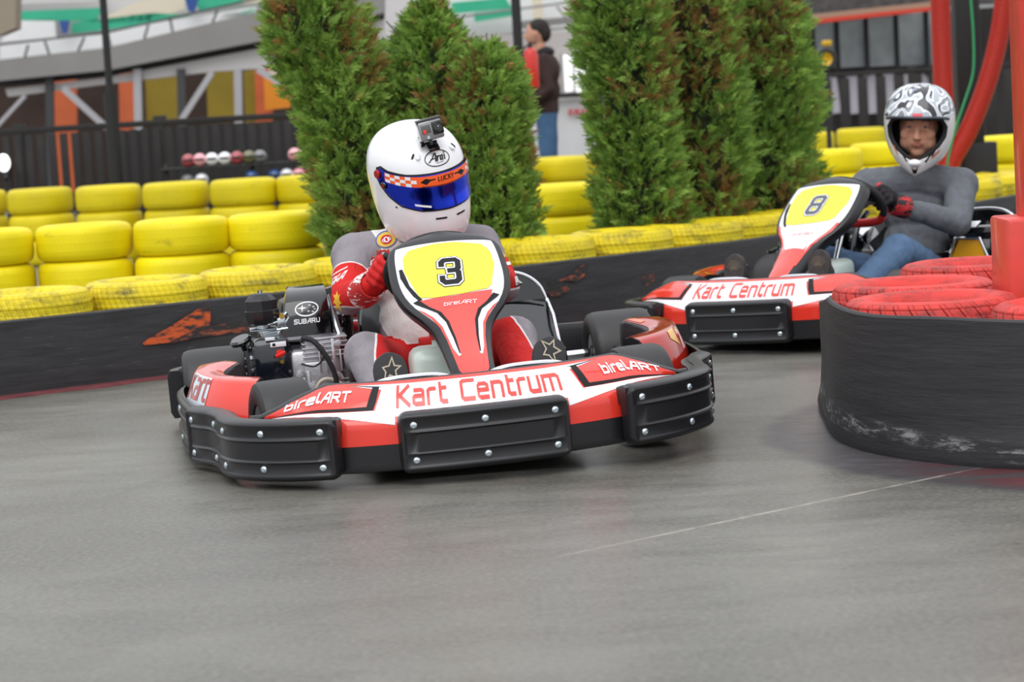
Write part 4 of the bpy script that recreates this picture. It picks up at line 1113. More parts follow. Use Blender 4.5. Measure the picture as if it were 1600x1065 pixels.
def full_helmet(person, M, k):
    h = empty('helmet', (0, 0, 0)); h.parent = person
    H = Helmet(M, k)
    zs = [-.170, -.166, -.16, -.15, -.14] + [-.13 + .01 * i for i in range(24)] + [.108, .116, .123, .129, .135, .140, .145, .149, .152, .155, .157, .1585, .160]
    zs = sorted(set(zs)); rings = [[H.pt(2 * PI * j / 72, z) for j in range(72)] for z in zs]
    inner = [[M @ (H.loc(2 * PI * j / 72, z) * .9) for j in range(72)] for z in (-.168, -.12)]
    sh = MB().rings(inner[::-1] + rings, True, True).build('shell', SHELL_W, h, 60, fix=True)
    # neck trim
    MB().tube([H.pt(2 * PI * j / 48, -.169, -.004) for j in range(48)], .005, 8, closed=True).build('neck_trim', PBD, sh)
    # visor: gasket, mirror shield, orange strip
    def sym(pts): return [(p * .13, z) for p, z in pts] + [(-p * .13, z) for p, z in reversed(pts)]
    gk = sym([(0, .050), (.8, .053), (1.25, .060), (1.45, .068), (1.58, .060), (1.60, .035), (1.48, .008), (1.3, -.018), (1.02, -.042), (.6, -.054), (0, -.058)])
    H.film('gasket', PBD, [gk], .0015, sh)
    vs = sym([(0, .045), (.8, .048), (1.25, .055), (1.42, .062), (1.52, .056), (1.54, .036), (1.42, .012), (1.25, -.012), (.98, -.037), (.6, -.049), (0, -.053)])
    vz = H.film('visor', VISOR, [vs], .0055, h, step=.008)
    edge = [(p * .13, z) for p, z in [(-1.42, .012), (-1.25, -.012), (-.98, -.037), (-.6, -.049), (0, -.053), (.6, -.049), (.98, -.037), (1.25, -.012), (1.42, .012)]]
    MB().tube([H.pt(u / .13, v, .004) for u, v in edge], .0022, 6).build('visor_edge', pbr('visor_edge', (24, 26, 90), .2), vz)
    OR = pbr('strip_orange', (250, 96, 22), .3, coat=.3)
    def sy(p, a): return (.043 if a else .012) + .0095 * (abs(p) / 1.2) ** 2 + (0 if a else .006 * abs(p) / 1.2)
    def strip(p0, p1, a, b, n=8):
        lo = [(p0 + (p1 - p0) * k / n) for k in range(n + 1)]
        f = lambda p, q: (p * .13, sy(p, False) + (sy(p, True) - sy(p, False)) * q)
        return [f(p, a) for p in lo] + [f(p, b) for p in reversed(lo)]
    H.film('tear_off_strip', OR, [strip(-1.30, 1.30, 0, 1, 26)], .0070, vz)
    for s_ in (-1, 1):
        chk = [strip(s_ * (1.28 - i * .115), s_ * (1.28 - (i + 1) * .115), j / 3, (j + 1) / 3, 1) for i in range(6) for j in range(3) if (i + j) % 2 == 0]
        H.film('checkers', WHT, chk, .0078, vz)
    H.film('strip_marks', BLK, [[(s * .52 * .13, .030), (s * .40 * .13, .038), (s * .30 * .13, .0345), (s * .20 * .13, .0345), (s * .20 * .13, .0315), (s * .30 * .13, .0305), (s * .40 * .13, .022)] for s in (-1, 1)] + [strip(-.5, .5, .03, .09, 8)], .0078, vz)
    H.film('strip_name', BLK, text_polys('LUCKY', -.019, .0265, .0105, w=.17, shear=.15, width=.038, gap=.3) if False else [[(u, v) for u, v in p] for p in text_polys('LUC', -.019, .0265, .0105, w=.18, shear=.15, width=.0225, gap=.3) + text_polys('KY', .0065, .0265, .0105, w=.18, shear=.15, width=.0145, gap=.3)], .0084, vz)
    H.film('visor_sticker', WHT, [[(-.092, -.036), (-.050, -.0445), (-.050, -.0385), (-.092, -.030)]], .0068, vz)
    # pivots
    for s in (-1, 1):
        MB().lathe([(.0005, -.004), (.014, -.004), (.015, .006), (.012, .009), (.0005, .009)], 20, H.pt(s * 1.50, .044, .004), M.to_3x3() @ Vector((.05, s, .05))).build('visor_pivot', pbr('pivot_red', (176, 40, 26), .3, metal=.3), vz)
        MB().lathe([(.0005, -.004), (.012, -.004), (.0125, .005), (.010, .008), (.0005, .008)], 18, H.pt(s * 1.34, .016, .004), M.to_3x3() @ Vector((.2, s, -.05))).build('visor_latch', PBG, vz)
        MB().lathe([(.0005, 0), (.006, 0), (.0055, .0035), (.0005, .0035)], 12, H.pt(s * 1.34, .016, .010), M.to_3x3() @ Vector((.2, s, -.05))).build('latch_button', MATS['pivot_red'], vz)
    # vents
    for s_ in (-1, 1): H.film('chin_vent', BLK, [[(s_ * .046, -.080), (s_ * .014, -.082), (s_ * .013, -.077), (s_ * .045, -.075)]], .0012, sh, step=.006)
    H.film('brow_vent', BLK, [ellipse(s * .075, .098, .009, .0035, 14, -s * .9) for s in (-1, 1)] + [ellipse(s * 1.15 * .13, -.045, .003, .003, 10) for s in (-1, 1)] + [ellipse(s * .02, .138, .004, .002, 10) for s in (-1.9,)], .0014, sh, step=.006)
    bmb = MB()
    for s in (-1, 1): bmb.ball(H.pt(s * .46, .098, .0), (.014 * k, .008 * k, .005 * k), 14, 8, M.to_3x3() @ Matrix.Rotation(s * .5, 3, 'Z') @ Matrix.Rotation(.6, 3, 'Y'))
    bmb.build('vent_scoop', SHELL_W, sh)
    # maker's oval with script lettering
    oc = (-.004, .084)
    H.film('maker_oval', BLK, ring_polys(oc[0], oc[1], .038, .0205, .0024, 30), .0014, sh, step=.006)
    A = [[(-.75, -.45), (-.45, .0), (-.25, .62), (-.12, .62), (-.08, -.45)], [(-.55, -.05), (-.1, -.02)], [(.02, .2), (.06, .2), (.06, -.42)], [(.08, .02), (.16, .2), (.26, .18)],
         [(.50, .2), (.36, .16), (.30, -.12), (.36, -.40), (.50, -.36)], [(.52, .22), (.52, -.42)], [(.74, .2), (.74, -.42)], [(.74, .44), (.74, .54)]]
    H.film('maker_script', BLK, [[(oc[0] + u * .030 + v * .006 - .001, oc[1] + .0015 + v * .0175) for u, v in q] for st in A for q in ribbon(st, .13)], .0014, sh, step=.006)
    H.film('maker_subline', BLK, text_polys('HELMET', -.010, oc[1] - .0125, .003, w=.16, width=.020), .0014, sh, step=.006)
    # small stickers by the chin
    H.film('chin_sticker', pbr('lilac_sticker', (226, 220, 230), .35), [[(.012, -.146), (.050, -.146), (.052, -.124), (.014, -.124)]], .0012, sh, step=.006)
    H.film('chin_sticker_line', RED2, [[(.010, -.149), (.038, -.149), (.038, -.1465), (.010, -.1465)]], .0014, sh, step=.006)
    H.film('chin_badge', BLK, ring_polys(.034, -.157, .014, .006, .0022, 16), .0014, sh, step=.006)
    return h, H

def glove(person, c, wrist, bar, mats, voxel=.0038, name='glove'):
    """hand closed round a bar at c; bar = direction of the rim, wrist = wrist point"""
    c, wrist, a = Vector(c), Vector(wrist), Vector(bar).normalized()
    f = (c - wrist); f = (f - a * f.dot(a)).normalized(); u = a.cross(f).normalized()
    if u.z < 0: u = -u
    mb = MB(); G = lambda x, y, z: c + f * x + a * y + u * z
    mb.cone_cap(wrist, G(-.085, 0, .0), .036, .031)
    mb.cone_cap(G(-.075, -.014, .006), G(-.028, -.026, .026), .026, .019); mb.cone_cap(G(-.075, .014, .006), G(-.028, .024, .026), .026, .019); mb.cone_cap(G(-.075, 0, .004), G(-.03, 0, .024), .027, .021)
    for i in range(4):
        y = -.034 + i * .0228; l = [.93, 1.0, .98, .86][i]; r = .0112 - .0006 * abs(i - 1)
        mb.chain([(G(-.030, y * .95, .028), r + .002), (G(.010 * l, y, .037 * l), r + .0008), (G(.033 * l, y, .014 * l), r), (G(.028 * l, y, -.012 * l), r - .0008), (G(.010, y, -.026 * l), r - .0014)])
    mb.chain([(G(-.070, .026, -.002), .018), (G(-.042, .040, -.018), .0145), (G(-.010, .036, -.029), .0125), (G(.012, .022, -.031), .0108)])
    return fuse(name, mb, mats, person, voxel, 4), G

def shoe(person, y, x, z0, lean, sole_mat, up_mat, marks, name='shoe'):
    e = empty(name, (0, 0, 0)); e.parent = person
    T = Matrix.Translation((x, y, z0)) @ Matrix.Rotation(R(lean), 4, 'X') @ Matrix.Rotation(R(-8), 4, 'Y')
    ol = []
    wd = lambda v: sinterp(v, [0, .012, .035, .08, .13, .18, .225, .258, .278, .290], [.010, .026, .036, .036, .035, .043, .049, .045, .032, .008])
    vs_ = [.290 * (.5 - .5 * math.cos(PI * k / 20)) for k in range(21)]
    ol = [(wd(v), v) for v in vs_] + [(-wd(v), v) for v in reversed(vs_)]
    def lay(x0, sc_): return [T @ Vector((x0, (a * sc_), .142 + (b - .142) * (1 - (1 - sc_) * .35))) for a, b in ol]
    MB().rings([lay(-.022, .95), lay(-.018, 1.0), lay(-.004, 1.0), lay(0, .97), lay(.0008, .9)]).build('sole', sole_mat, e, 50)
    mb = MB(); V = lambda a, b, c: T @ Vector((a, b, c))
    mb.chain([(V(-.045, 0, .045), .036), (V(-.050, 0, .13), .036), (V(-.045, .0, .20), .042), (V(-.034, 0, .245), .030)])
    mb.chain([(V(-.06, 0, .045), .036), (V(-.14, 0, .075), .044)])
    fuse('upper', mb, up_mat, e, .006, 4)
    if marks is not None:
        for P_ in marks[1:]: decal('sole_mark', marks[0], P_, lambda u, v, o: T @ Vector((o, u, v)), .0018, e, step=0)
    return e

def driver_body(name, person, J, mat, attrs, amp=.004, seed=0, head=None):
    mb = MB()
    P = J['pelvis']; 
    mb.ball(P, (.13, .165, .11), 20, 14); mb.ball(Vector(P) + Vector((.01, 0, .09)), (.115, .15, .12), 20, 14)
    mb.ball(J['belly'], (.115, .150, .13), 20, 14); mb.ball(J['chest'], (.12, .175, .13), 20, 14)
    nk = Vector(J['neck']); mb.cone_cap(Vector(J['chest']) + Vector((0, 0, .05)), nk, .10, .06); mb.cone_cap(nk, nk + Vector((.02, 0, .09)), .062, .055)
    for s in ('l', 'r'):
        sh, el, wr = J['sh' + s], J['el' + s], J['wr' + s]
        mb.cone_cap(nk - Vector((-.015, 0, .02)), sh, .078, .078)
        mb.cone_cap(sh, el, .074, .056); mb.cone_cap(el, wr, .058, .038)
        hp, kn, an = J['hp' + s], J['kn' + s], J['an' + s]
        mb.cone_cap(hp, kn, .100, .072); mb.cone_cap(kn, an, .072, .052)
    if head: head(mb)
    return fuse(name, mb, mat, person, .0085 if not head else .0065, 5, attrs, lambda co: folds(co, 17, amp, seed) * (1 if head is None else J['fold_mask'](co)))

# ------------------------------------------------------------------ driver of kart 3
d1 = empty('person', matrix=M1)
tag(d1, 'person in a red, grey and white racing suit and white helmet driving the front kart', 'person')
J1 = dict(pelvis=(.10, .01, .18), belly=(.07, .015, .32), chest=(.04, .02, .46), neck=(.05, .025, .585),
          shr=(.06, -.190, .552), elr=(.27, -.238, .435), wrr=(.445, -.178, .478), shl=(.06, .222, .542), ell=(.25, .262, .42), wrl=(.455, .195, .505),
          hpr=(.14, -.11, .17), knr=(.60, -.225, .285), anr=(1.02, -.195, .13), hpl=(.14, .12, .17), knl=(.60, .235, .285), anl=(1.02, .205, .13))
def f_red(co):
    y = co[:, 1] - .015; s = np.sign(y); ay = np.abs(y)
    out = np.full(len(co), -1.0, 'f')
    for t, yc in (('r', -1), ('l', 1)):
        side = (s == yc)
        dU, tU = segdist(co, J1['sh' + t], J1['el' + t]); dF, tF = segdist(co, J1['el' + t], J1['wr' + t])
        dT, tT = segdist(co, J1['hp' + t], J1['kn' + t]); dS, tS = segdist(co, J1['kn' + t], J1['an' + t]); 
        dB, _ = segdist(co, J1['pelvis'], J1['chest'])
        # sleeve: red from half way down the upper arm; underside grey
        arm = np.minimum(np.where(dU < dF, (tU - .52) * .25, .1), (co[:, 2] - (.412 + .0 * co[:, 0])) * 1.0)
        # legs: inner red, outer grey
        kx = J1['kn' + t]
        leg = np.where(co[:, 0] > .40, (abs(kx[1]) - .005) - ay + .10 * np.clip(.60 - co[:, 0], 0, 1) + .02 * np.sin(co[:, 0] * 9) - .03 * np.clip(co[:, 0] - .75, 0, 1), .1)
        isleg = np.minimum(dT, dS) < np.minimum(np.minimum(dU, dF) + .0, dB - .05)
        isarm = (np.minimum(dU, dF) < .085) & ~isleg
        val = np.where(isleg, leg, np.where(isarm, arm, np.maximum((.265 - co[:, 2]), -.03 + 0 * ay)))
        out = np.where(side, val, out)
    return out
def f_grey(co):
    """white chest centre is negative, grey flanks and shoulders positive"""
    y = co[:, 1] - .02; ay = np.abs(y)
    return ay - (.142 + .35 * np.clip(co[:, 2] - .50, 0, .2) * 0 + .02 * np.sin(co[:, 2] * 20))
SUIT = attr_mix_material('racing_suit', (214, 208, 206), [('grey_panel', (142, 136, 142)), ('red_panel', (206, 34, 32))], 0.75, 0.45, 20, 0.014, line=(232, 226, 226))
b1 = driver_body('racing_suit', d1, J1, SUIT, dict(red_panel=f_red, grey_panel=f_grey), .006, 3.1)
HM1 = Matrix.Translation((.125, .035, .795)) @ rot_m(25, 14, 9)
h1, H1 = full_helmet(d1, HM1, 1.13)
# collar
MB().tube(smooth_path([(.05 + .085 * math.cos(t) * 1.1, .03 + .098 * math.sin(t), .618 + .012 * math.cos(t)) for t in [2 * PI * k / 16 for k in range(16)]], 3, closed=True), .017, 10, closed=True).build('collar', pbr('collar_red', (196, 36, 34), .75, bump=.4, bscale=40), b1)
GL1 = attr_mix_material('red_glove', (200, 34, 34), [], 0.7, .3, 60, .004)
g1, G1 = glove(d1, (.555, -.145, .520), (.445, -.178, .478), (.25, .55, .85), GL1)
g2, G2 = glove(d1, (.565, .165, .535), (.455, .195, .505), (.25, -.55, .85), GL1)
for G, g in ((G1, g1), (G2, g2)):
    mb = MB(); c0 = G(-.10, 0, .0)
# glove cuffs and pale seams
def cuff(parent, p0, p1, r0, r1, mat, name='cuff'):
    a, b, d = frame(Vector(p1) - Vector(p0)); P0, P1 = Vector(p0), Vector(p1); L = (P1 - P0).length
    MB().lathe([(r0 - .006, 0), (r0, .001), (r0 + .002, L * .5), (r1, L - .001), (r1 - .006, L), (r1 - .010, L * .5), (r0 - .010, L * .4)], 24, p0, P1 - P0, closed=True).build(name, mat, parent)
CUFF1 = worn_paint('cuff_red_white', (235, 230, 230), (190, 34, 34), 0.52, 0.54, 34)
cuff(g1, (.368, -.202, .452), (.455, -.174, .484), .050, .046, CUFF1); cuff(g2, (.375, .222, .468), (.462, .192, .510), .050, .046, CUFF1)
seam = pbr('seam_white', (226, 220, 218), .6)
sm = MB()
sm.tube([G1(-.07, .040, .004), G1(-.03, .046, .012), G1(.0, .049, .010)], .0016, 6); sm.tube([G1(-.075, .012, .034), G1(-.03, .010, .048), G1(.008, .008, .050)], .0016, 6); sm.tube([G1(-.07, -.018, .034), G1(-.03, -.016, .047), G1(.008, -.015, .050)], .0016, 6)
sm.build('seams', seam, g1)
MB().ball(G1(-.035, .042, .014), (.020, .010, .014), 14, 8).build('knuckle_pad', PBD, g1)
SOLE = pbr('shoe_sole', (56, 54, 56), .7, bump=.4, bscale=160, bdist=.003); UP1 = pbr('shoe_upper', (40, 38, 42), .6)
starl = [[(.010, .274), (.013, .250), (.030, .246), (.014, .236), (.014, .214), (-.004, .226), (-.024, .206), (-.014, .236), (-.020, .250), (-.002, .252)]]
def outline_star(poly, w): return [q for P in poly for q in ribbon(P + [P[0]], w)]
CRM = pbr('cream_print', (196, 184, 160), .6)
shoe(d1, -.195, 1.205, .055, 4, SOLE, UP1, (CRM, outline_star(starl, .0042)))
shoe(d1, .205, 1.205, .055, -10, SOLE, UP1, (CRM, outline_star([[(x * math.cos(1.1) - (y - .24) * math.sin(1.1), .250 + x * math.sin(1.1) + (y - .24) * math.cos(1.1)) for x, y in starl[0]]], .0042)))
# printed badges on the suit, laid on the cloth by casting onto it
from mathutils.bvhtree import BVHTree
def cloth_film(body, name, mat, polys, origin, right, up, dirn, off=.002, step=.01):
    me = body.data
    if 'bvh' not in cloth_film.__dict__: cloth_film.bvh = {}
    if body.name not in cloth_film.bvh: cloth_film.bvh[body.name] = BVHTree.FromPolygons([v.co[:] for v in me.vertices], [p.vertices[:] for p in me.polygons])
    T = cloth_film.bvh[body.name]; o, r, u, d = Vector(origin), Vector(right).normalized(), Vector(up).normalized(), Vector(dirn).normalized()
    def F(a, b, of):
        p = o + r * a + u * b - d * .3; hit, n, i, dist = T.ray_cast(p, d, .8)
        return (hit - d * of) if hit is not None else (o + r * a + u * b)
    return decal(name, mat, polys, F, off, body, step=step)
cf = (-1, 0, -.02)
cy, cz = -.086, .602
cloth_film(b1, 'round_badge', pbr('badge_blue', (70, 96, 160), .6), [ellipse(0, 0, .036, .027, 22, .25)], (.2, cy, cz), (0, 1, 0), (0, 0, 1), cf, .0022)
cloth_film(b1, 'round_badge', pbr('badge_gold', (222, 186, 70), .6), [ellipse(0, 0, .032, .023, 22, .25)], (.2, cy, cz), (0, 1, 0), (0, 0, 1), cf, .0032)
cloth_film(b1, 'round_badge', MATS['collar_red'], [ellipse(0, 0, .019, .015, 18, .25)], (.2, cy, cz), (0, 1, 0), (0, 0, 1), cf, .0042)
cloth_film(b1, 'round_badge', WHT, ring_polys(0, 0, .009, .009, .003, 14) + ring_polys(-.009, -.003, .006, .005, .002, 10) + ring_polys(.009, .002, .006, .005, .002, 10), (.2, cy, cz), (0, 1, 0), (0, 0, 1), cf, .0052)
cloth_film(b1, 'chest_lettering', MATS['collar_red'], text_polys('JOK', -.045, 0, .022, w=.26, shear=.1, width=.075), (.2, -.095, .545), (0, 1, 0), (0, 0, 1), cf, .0022)
# sleeve prints
arm_d = (-.75, .62, -.05); ar = (.62, .75, 0)
cloth_film(b1, 'sleeve_lettering', seam, text_polys('JOKA', -.035, 0, .020, w=.2, shear=.2, width=.070), (.25, -.275, .485), (.55, .45, .30), (-.2, -.1, 1), (-.85, .5, 0), .0022)
cloth_film(b1, 'sleeve_crest', pbr('crest_gold', (232, 178, 46), .6), [[(-.02, .03), (-.005, .022), (.004, .034), (.012, .016), (.022, .020), (.012, .002), (.020, -.012), (.006, -.010), (-.002, -.036), (-.010, -.016), (-.024, -.022), (-.014, -.004), (-.026, .004), (-.012, .012)]], (.30, -.27, .430), (.8, .5, .30), (-.2, -.1, 1), (-.85, .5, 0), .0026)
cloth_film(b1, 'sleeve_band', seam, [[(-.05, .014), (.05, .014), (.05, .010), (-.05, .010)], [(-.05, -.012), (.05, -.012), (.05, -.016), (-.05, -.016)]], (.22, -.275, .50), (.55, .45, .30), (-.2, -.1, 1), (-.85, .5, 0), .0024)
ld = (-.9, -.42, 0)
cloth_film(b1, 'sleeve_crest', MATS['crest_gold'], [ellipse(0, 0, .016, .026, 14, .2)], (.2, .280, .535), (-.3, .9, 0), (0, 0, 1), ld, .0024)
cloth_film(b1, 'sleeve_band', seam, [[(-.02, .010), (.04, .010), (.04, .0), (-.02, .0)], [(-.02, -.035), (.04, -.035), (.04, -.062), (-.02, -.062)]], (.25, .290, .485), (-.3, .9, 0), (0, 0, 1), ld, .0024)
cloth_film(b1, 'sleeve_band', BLK, [[(-.02, .0), (.04, .0), (.04, -.012), (-.02, -.012)]], (.25, .290, .430), (-.3, .9, 0), (0, 0, 1), ld, .0026)
MB().box((.245, -.0, .265), (.03, .05, .035), .006).build('belt_buckle', pbr('suit_red', (206, 40, 34), .7), b1)

# action camera clipped on the crown of the helmet
ac = empty('action_camera', (0, 0, 0)); ac.parent = None
ac.matrix_world = M1 @ (Matrix.Translation(H1.pt(-.03, .112, 0)) @ rot_m(4, -2, 9)); tag(ac, 'small action camera in a clear case clipped on the white helmet', 'camera')
MB().box((.012, 0, .004), (.044, .036, .010), .003, rot=(0, R(38), 0)).build('mount_base', PBG, ac)
mm = MB(); mm.box((.018, -.004, .016), (.014, .012, .022), .003); mm.cyl((.020, -.034, .016), (.020, .014, .016), .0045, n=10); mm.cyl((.020, -.040, .016), (.020, -.028, .016), .010, n=8); mm.build('mount_arm', PBG, ac)
hs = MB(); hs.box((.022, .002, .054), (.040, .078, .062), .006, seg=2); ho = hs.build('camera_case', pbr('smoked_case', (150, 150, 152), .15, metal=.5, coat=.5), ac)
MB().box((.018, .002, .084), (.044, .080, .020), .005).build('case_lid', PBG, ac)
MB().box((.040, .024, .058), (.016, .036, .042), .004).build('lens_block', PBG, ac)
ln = MB(); ln.lathe([(.0005, .0), (.006, .001), (.013, .0), (.015, .004), (.016, 0), (.016, -.004), (.0005, -.004)], 24, (.050, .024, .058), (1, 0, 0)); ln.build('lens', pbr('lens_glass', (10, 10, 14), .05, coat=1), ac)
MB().box((.0425, -.014, .060), (.003, .030, .026), .001).build('front_plate', pbr('camera_grey', (96, 94, 92), .4), ac)
MB().box((.0445, -.020, .052), (.002, .010, .012), .0008).build('record_light', pbr('light_red', (240, 60, 30), .4), ac)
MB().lathe([(.0005, 0), (.0055, 0), (.005, .003), (.0005, .003)], 14, (.042, -.012, .033), (1, 0, 0)).build('shutter_button', ZINC, ac)
MB().cyl((.048, .0245, .0605), (.0546, .0245, .0605), .0016, n=8).build('lens_glint', WHT, ac)

# ------------------------------------------------------------------ driver of kart 8
d2 = empty('person', matrix=M2)
tag(d2, 'person in a grey sweater, jeans and black and white open helmet driving kart 8', 'person')
J2 = dict(pelvis=(.08, .03, .18), belly=(.06, .035, .32), chest=(.04, .045, .46), neck=(.06, .085, .60),
          shr=(.07, -.175, .575), elr=(.29, -.235, .47), wrr=(.46, -.150, .52), shl=(.05, .255, .555), ell=(.22, .320, .40), wrl=(.44, .165, .495),
          hpr=(.14, -.09, .17), knr=(.60, -.20, .30), anr=(1.02, -.185, .13), hpl=(.14, .14, .17), knl=(.58, .225, .315), anl=(1.02, .195, .13))
HM2 = Matrix.Translation((.135, .128, .822)) @ rot_m(22, 10, -6)
def FH(x, y, z): return HM2 @ Vector((x, y, z))
K2 = 1.10
def head2(mb):
    Q = HM2.to_3x3(); B = lambda x, y, z, r, s=None: mb.ball(FH(x, y, z), r, 16, 12, Q)
    mb.cone_cap(J2['neck'], FH(-.02, 0, -.09), .058, .058)
    B(-.005, 0, .0, (.098, .088, .112)); B(.028, 0, -.055, (.072, .076, .070))          # skull and jaw
    B(.072, 0, -.104, (.026, .030, .022))                                                 # chin
    B(.074, 0, .036, (.026, .058, .016))                                                   # brow
    mb.cone_cap(FH(.092, 0, .018), FH(.119, 0, -.030), .0095, .0125); B(.122, 0, -.034, (.014, .0145, .012))
    for s in (-1, 1):
        B(.112, s * .013, -.038, (.010, .008, .008)); B(.066, s * .050, -.028, (.028, .026, .028)); B(.056, s * .048, -.064, (.032, .030, .034))
        B(.0885, s * .033, .020, (.0115, .021, .0095)); B(.087, s * .033, -.0045, (.0105, .020, .0065))
    B(.098, 0, -.062, (.012, .026, .006)); B(.096, 0, -.073, (.012, .023, .007))
hc = np.array(FH(.01, 0, -.02))
def f_skin2(co):
    d = np.linalg.norm(co - hc, axis=1); return np.where(co[:, 2] > .63, .17 - d, -.1).astype('f')
def f_leg2(co):
    dl = np.full(len(co), 9.0, 'f'); dt = np.full(len(co), 9.0, 'f')
    for a, b in (('hp', 'kn'), ('kn', 'an')):
        for s in 'rl': dl = np.minimum(dl, segdist(co, J2[a + s], J2[b + s])[0])
    for a, b in (('sh', 'el'), ('el', 'wr')):
        for s in 'rl': dt = np.minimum(dt, segdist(co, J2[a + s], J2[b + s])[0] - .02)
    dt = np.minimum(dt, segdist(co, J2['pelvis'], J2['chest'])[0] - .075)
    return np.minimum(dt - dl, (.19 + co[:, 0] * .6) - co[:, 2] + 0 * dl)
def f_lip2(co):
    inv = np.array(HM2.inverted()); L = co @ inv[:3, :3].T + inv[:3, 3]
    return .012 - np.sqrt(((L[:, 1]) / 2.2) ** 2 + (L[:, 2] + .067) ** 2 + np.clip(.085 - L[:, 0], 0, 1) ** 2 * 4)
def fm2(co):
    return np.where(np.linalg.norm(co - hc, axis=1) < .19, 0.0, 1.0)
J2['fold_mask'] = fm2
CL2 = attr_mix_material('grey_sweater', (104, 107, 113), [('jeans', (82, 106, 136)), ('skin', (206, 152, 126)), ('lips', (184, 120, 102))], 0.85, 0.5, 20, 0.012)
b2 = driver_body('sweater_and_jeans', d2, J2, CL2, dict(jeans=f_leg2, skin=f_skin2, lips=f_lip2), .011, 9.4, head2)
EYE = pbr('eye_white', (150, 134, 126), .4); IRIS = pbr('iris_dark', (44, 34, 28), .3); BROW = pbr('eyebrow', (84, 60, 48), .9)
for s in (-1, 1):
    eo = MB().ball(FH(.0848, s * .033, .0075), .0118, 16, 12).build('eye', EYE, b2)
    MB().ball(FH(.0918, s * .033, .0085), (.0055, .0064, .0064), 12, 8, HM2.to_3x3()).build('iris', IRIS, eo)
    MB().tube(smooth_path([FH(.094, s * .016, .031), FH(.095, s * .034, .038), FH(.084, s * .054, .034)], 4), [.003] * 4 + [.0038] * 4 + [.002], 8).build('eyebrow', BROW, b2)
# open-faced cross helmet
def swirl_material():
    n = NT('swirl_shell'); co = n.coord(); m = n.n('Mapping'); n.l(co, m.inputs[0])
    inv = HM2.inverted(); m.vector_type = 'POINT'; m.inputs['Location'].default_value = inv.to_translation(); m.inputs['Rotation'].default_value = inv.to_euler('XYZ')
    v = m.outputs[0]; a = n.noise(7.5, 1.0, 0.4, n.scale(v, 1, 1, .7), 1.5); b = n.noise(9, 1.5, .5, n.scale(v, 1, 1.3, 1), 1.2)
    w = n.math('SINE', n.math('MULTIPLY', a, 27)); f = n.map(w, -.30, -.20); g = n.map(w, .72, .80)
    c = n.mix(f, n.mix(n.map(b, .50, .53), lin((34, 36, 42)), lin((130, 136, 146))), lin((238, 240, 244))); c = n.mix(g, c, lin((176, 184, 192)))
    sp = n.n('SeparateXYZ'); n.l(v, sp.inputs[0]); low = n.map(sp.outputs[2], .046 * K2, .044 * K2)
    c = n.mix(low, c, lin((224, 222, 222)))
    n.l(c, n.b.inputs['Base Color']); n.b.inputs['Roughness'].default_value = .22; n.b.inputs['Coat Weight'].default_value = .6; return n.m
H2 = Helmet(HM2, K2, True)
hh = empty('helmet', (0, 0, 0)); hh.parent = d2
hole = [(0, .054), (.45, .053), (.80, .040), (.98, .010), (.97, -.030), (.78, -.066), (.42, -.096), (0, -.112)]
def half(s):
    e = 0.0
    bottom = [(0, -.170), (.5, -.160), (1.0, -.135), (1.6, -.115), (2.4, -.115), (PI, -.115)]
    return [(s * p * .13, z) for p, z in hole] + [(s * p * .13, z) for p, z in bottom] + [(s * PI * .13, .160), (0, .160)]
tmp = decal('shell', swirl_material(), [half(1), half(-1)], lambda u, v, o: H2.pt(u / .13, v, o), 0, hh, step=.008)
tmp.data.materials.append(pbr('helmet_lining', (28, 27, 29), .9))
bm = bmesh.new(); bm.from_mesh(tmp.data); bmesh.ops.remove_doubles(bm, verts=bm.verts, dist=.0008); bmesh.ops.recalc_face_normals(bm, faces=bm.faces); bm.to_mesh(tmp.data); bm.free()
sm_ = tmp.modifiers.new('s', 'SOLIDIFY'); sm_.thickness = .018; sm_.offset = -1; sm_.material_offset = 1; sm_.use_rim = True; sm_.material_offset_rim = 1
bpy.context.evaluated_depsgraph_get().update()
nm = bpy.data.meshes.new_from_object(tmp.evaluated_get(bpy.context.evaluated_depsgraph_get())); tmp.modifiers.clear(); tmp.data = nm
# padding, chin vent, nose piece, brow edge
edge = [H2.pt(p, z, -.012) for p, z in hole] + [H2.pt(-p, z, -.012) for p, z in reversed(hole[1:-1])]
MB().tube(smooth_path(edge, 4, closed=True), .0105, 8, closed=True).build('padding', MATS['helmet_lining'], tmp)
MB().tube(smooth_path([H2.pt(p, .052 - abs(p) ** 3 * .012, .003) for p in (-1.0, -.7, -.35, 0, .35, .7, 1.0)], 4), .006, 8).build('brow_edge', pbr('brow_trim', (60, 66, 76), .4), tmp)
for P_ in ([(-.024, -.128), (-.010, -.140), (.010, -.140), (.024, -.128), (.018, -.155), (-.018, -.155)], [(-.062, -.085), (-.052, -.083), (-.040, -.112), (-.048, -.112)], [(.066, -.082), (.075, -.080), (.060, -.116), (.050, -.112)], [(.082, -.06), (.090, -.058), (.080, -.095), (.072, -.09)]): H2.film('chin_vent', BLK, [P_], .0015, tmp, step=.006)
H2.film('chin_flash', pbr('rusty_flash', (196, 104, 70), .4), [[(.078, -.095), (.105, -.070), (.108, -.082), (.080, -.108)], [(-.10, -.06), (-.093, -.055), (-.080, -.09), (-.086, -.092)]], .0015, tmp, step=.006)
MB().ball(FH(-.040, 0, -.030), (.100, .120, .125), 20, 14, HM2.to_3x3()).build('inner_lining', MATS['helmet_lining'], tmp)
MB().ball(H2.pt(0, -.114, .002), (.020, .026, .016), 16, 10, HM2.to_3x3()).build('nose_guard', SHELL_W, tmp)
H2.film('brow_sticker', pbr('pink_sticker', (240, 90, 100), .3), [[(-.012, .058), (.018, .058), (.018, .068), (-.012, .068)]], .0015, tmp, step=.006)
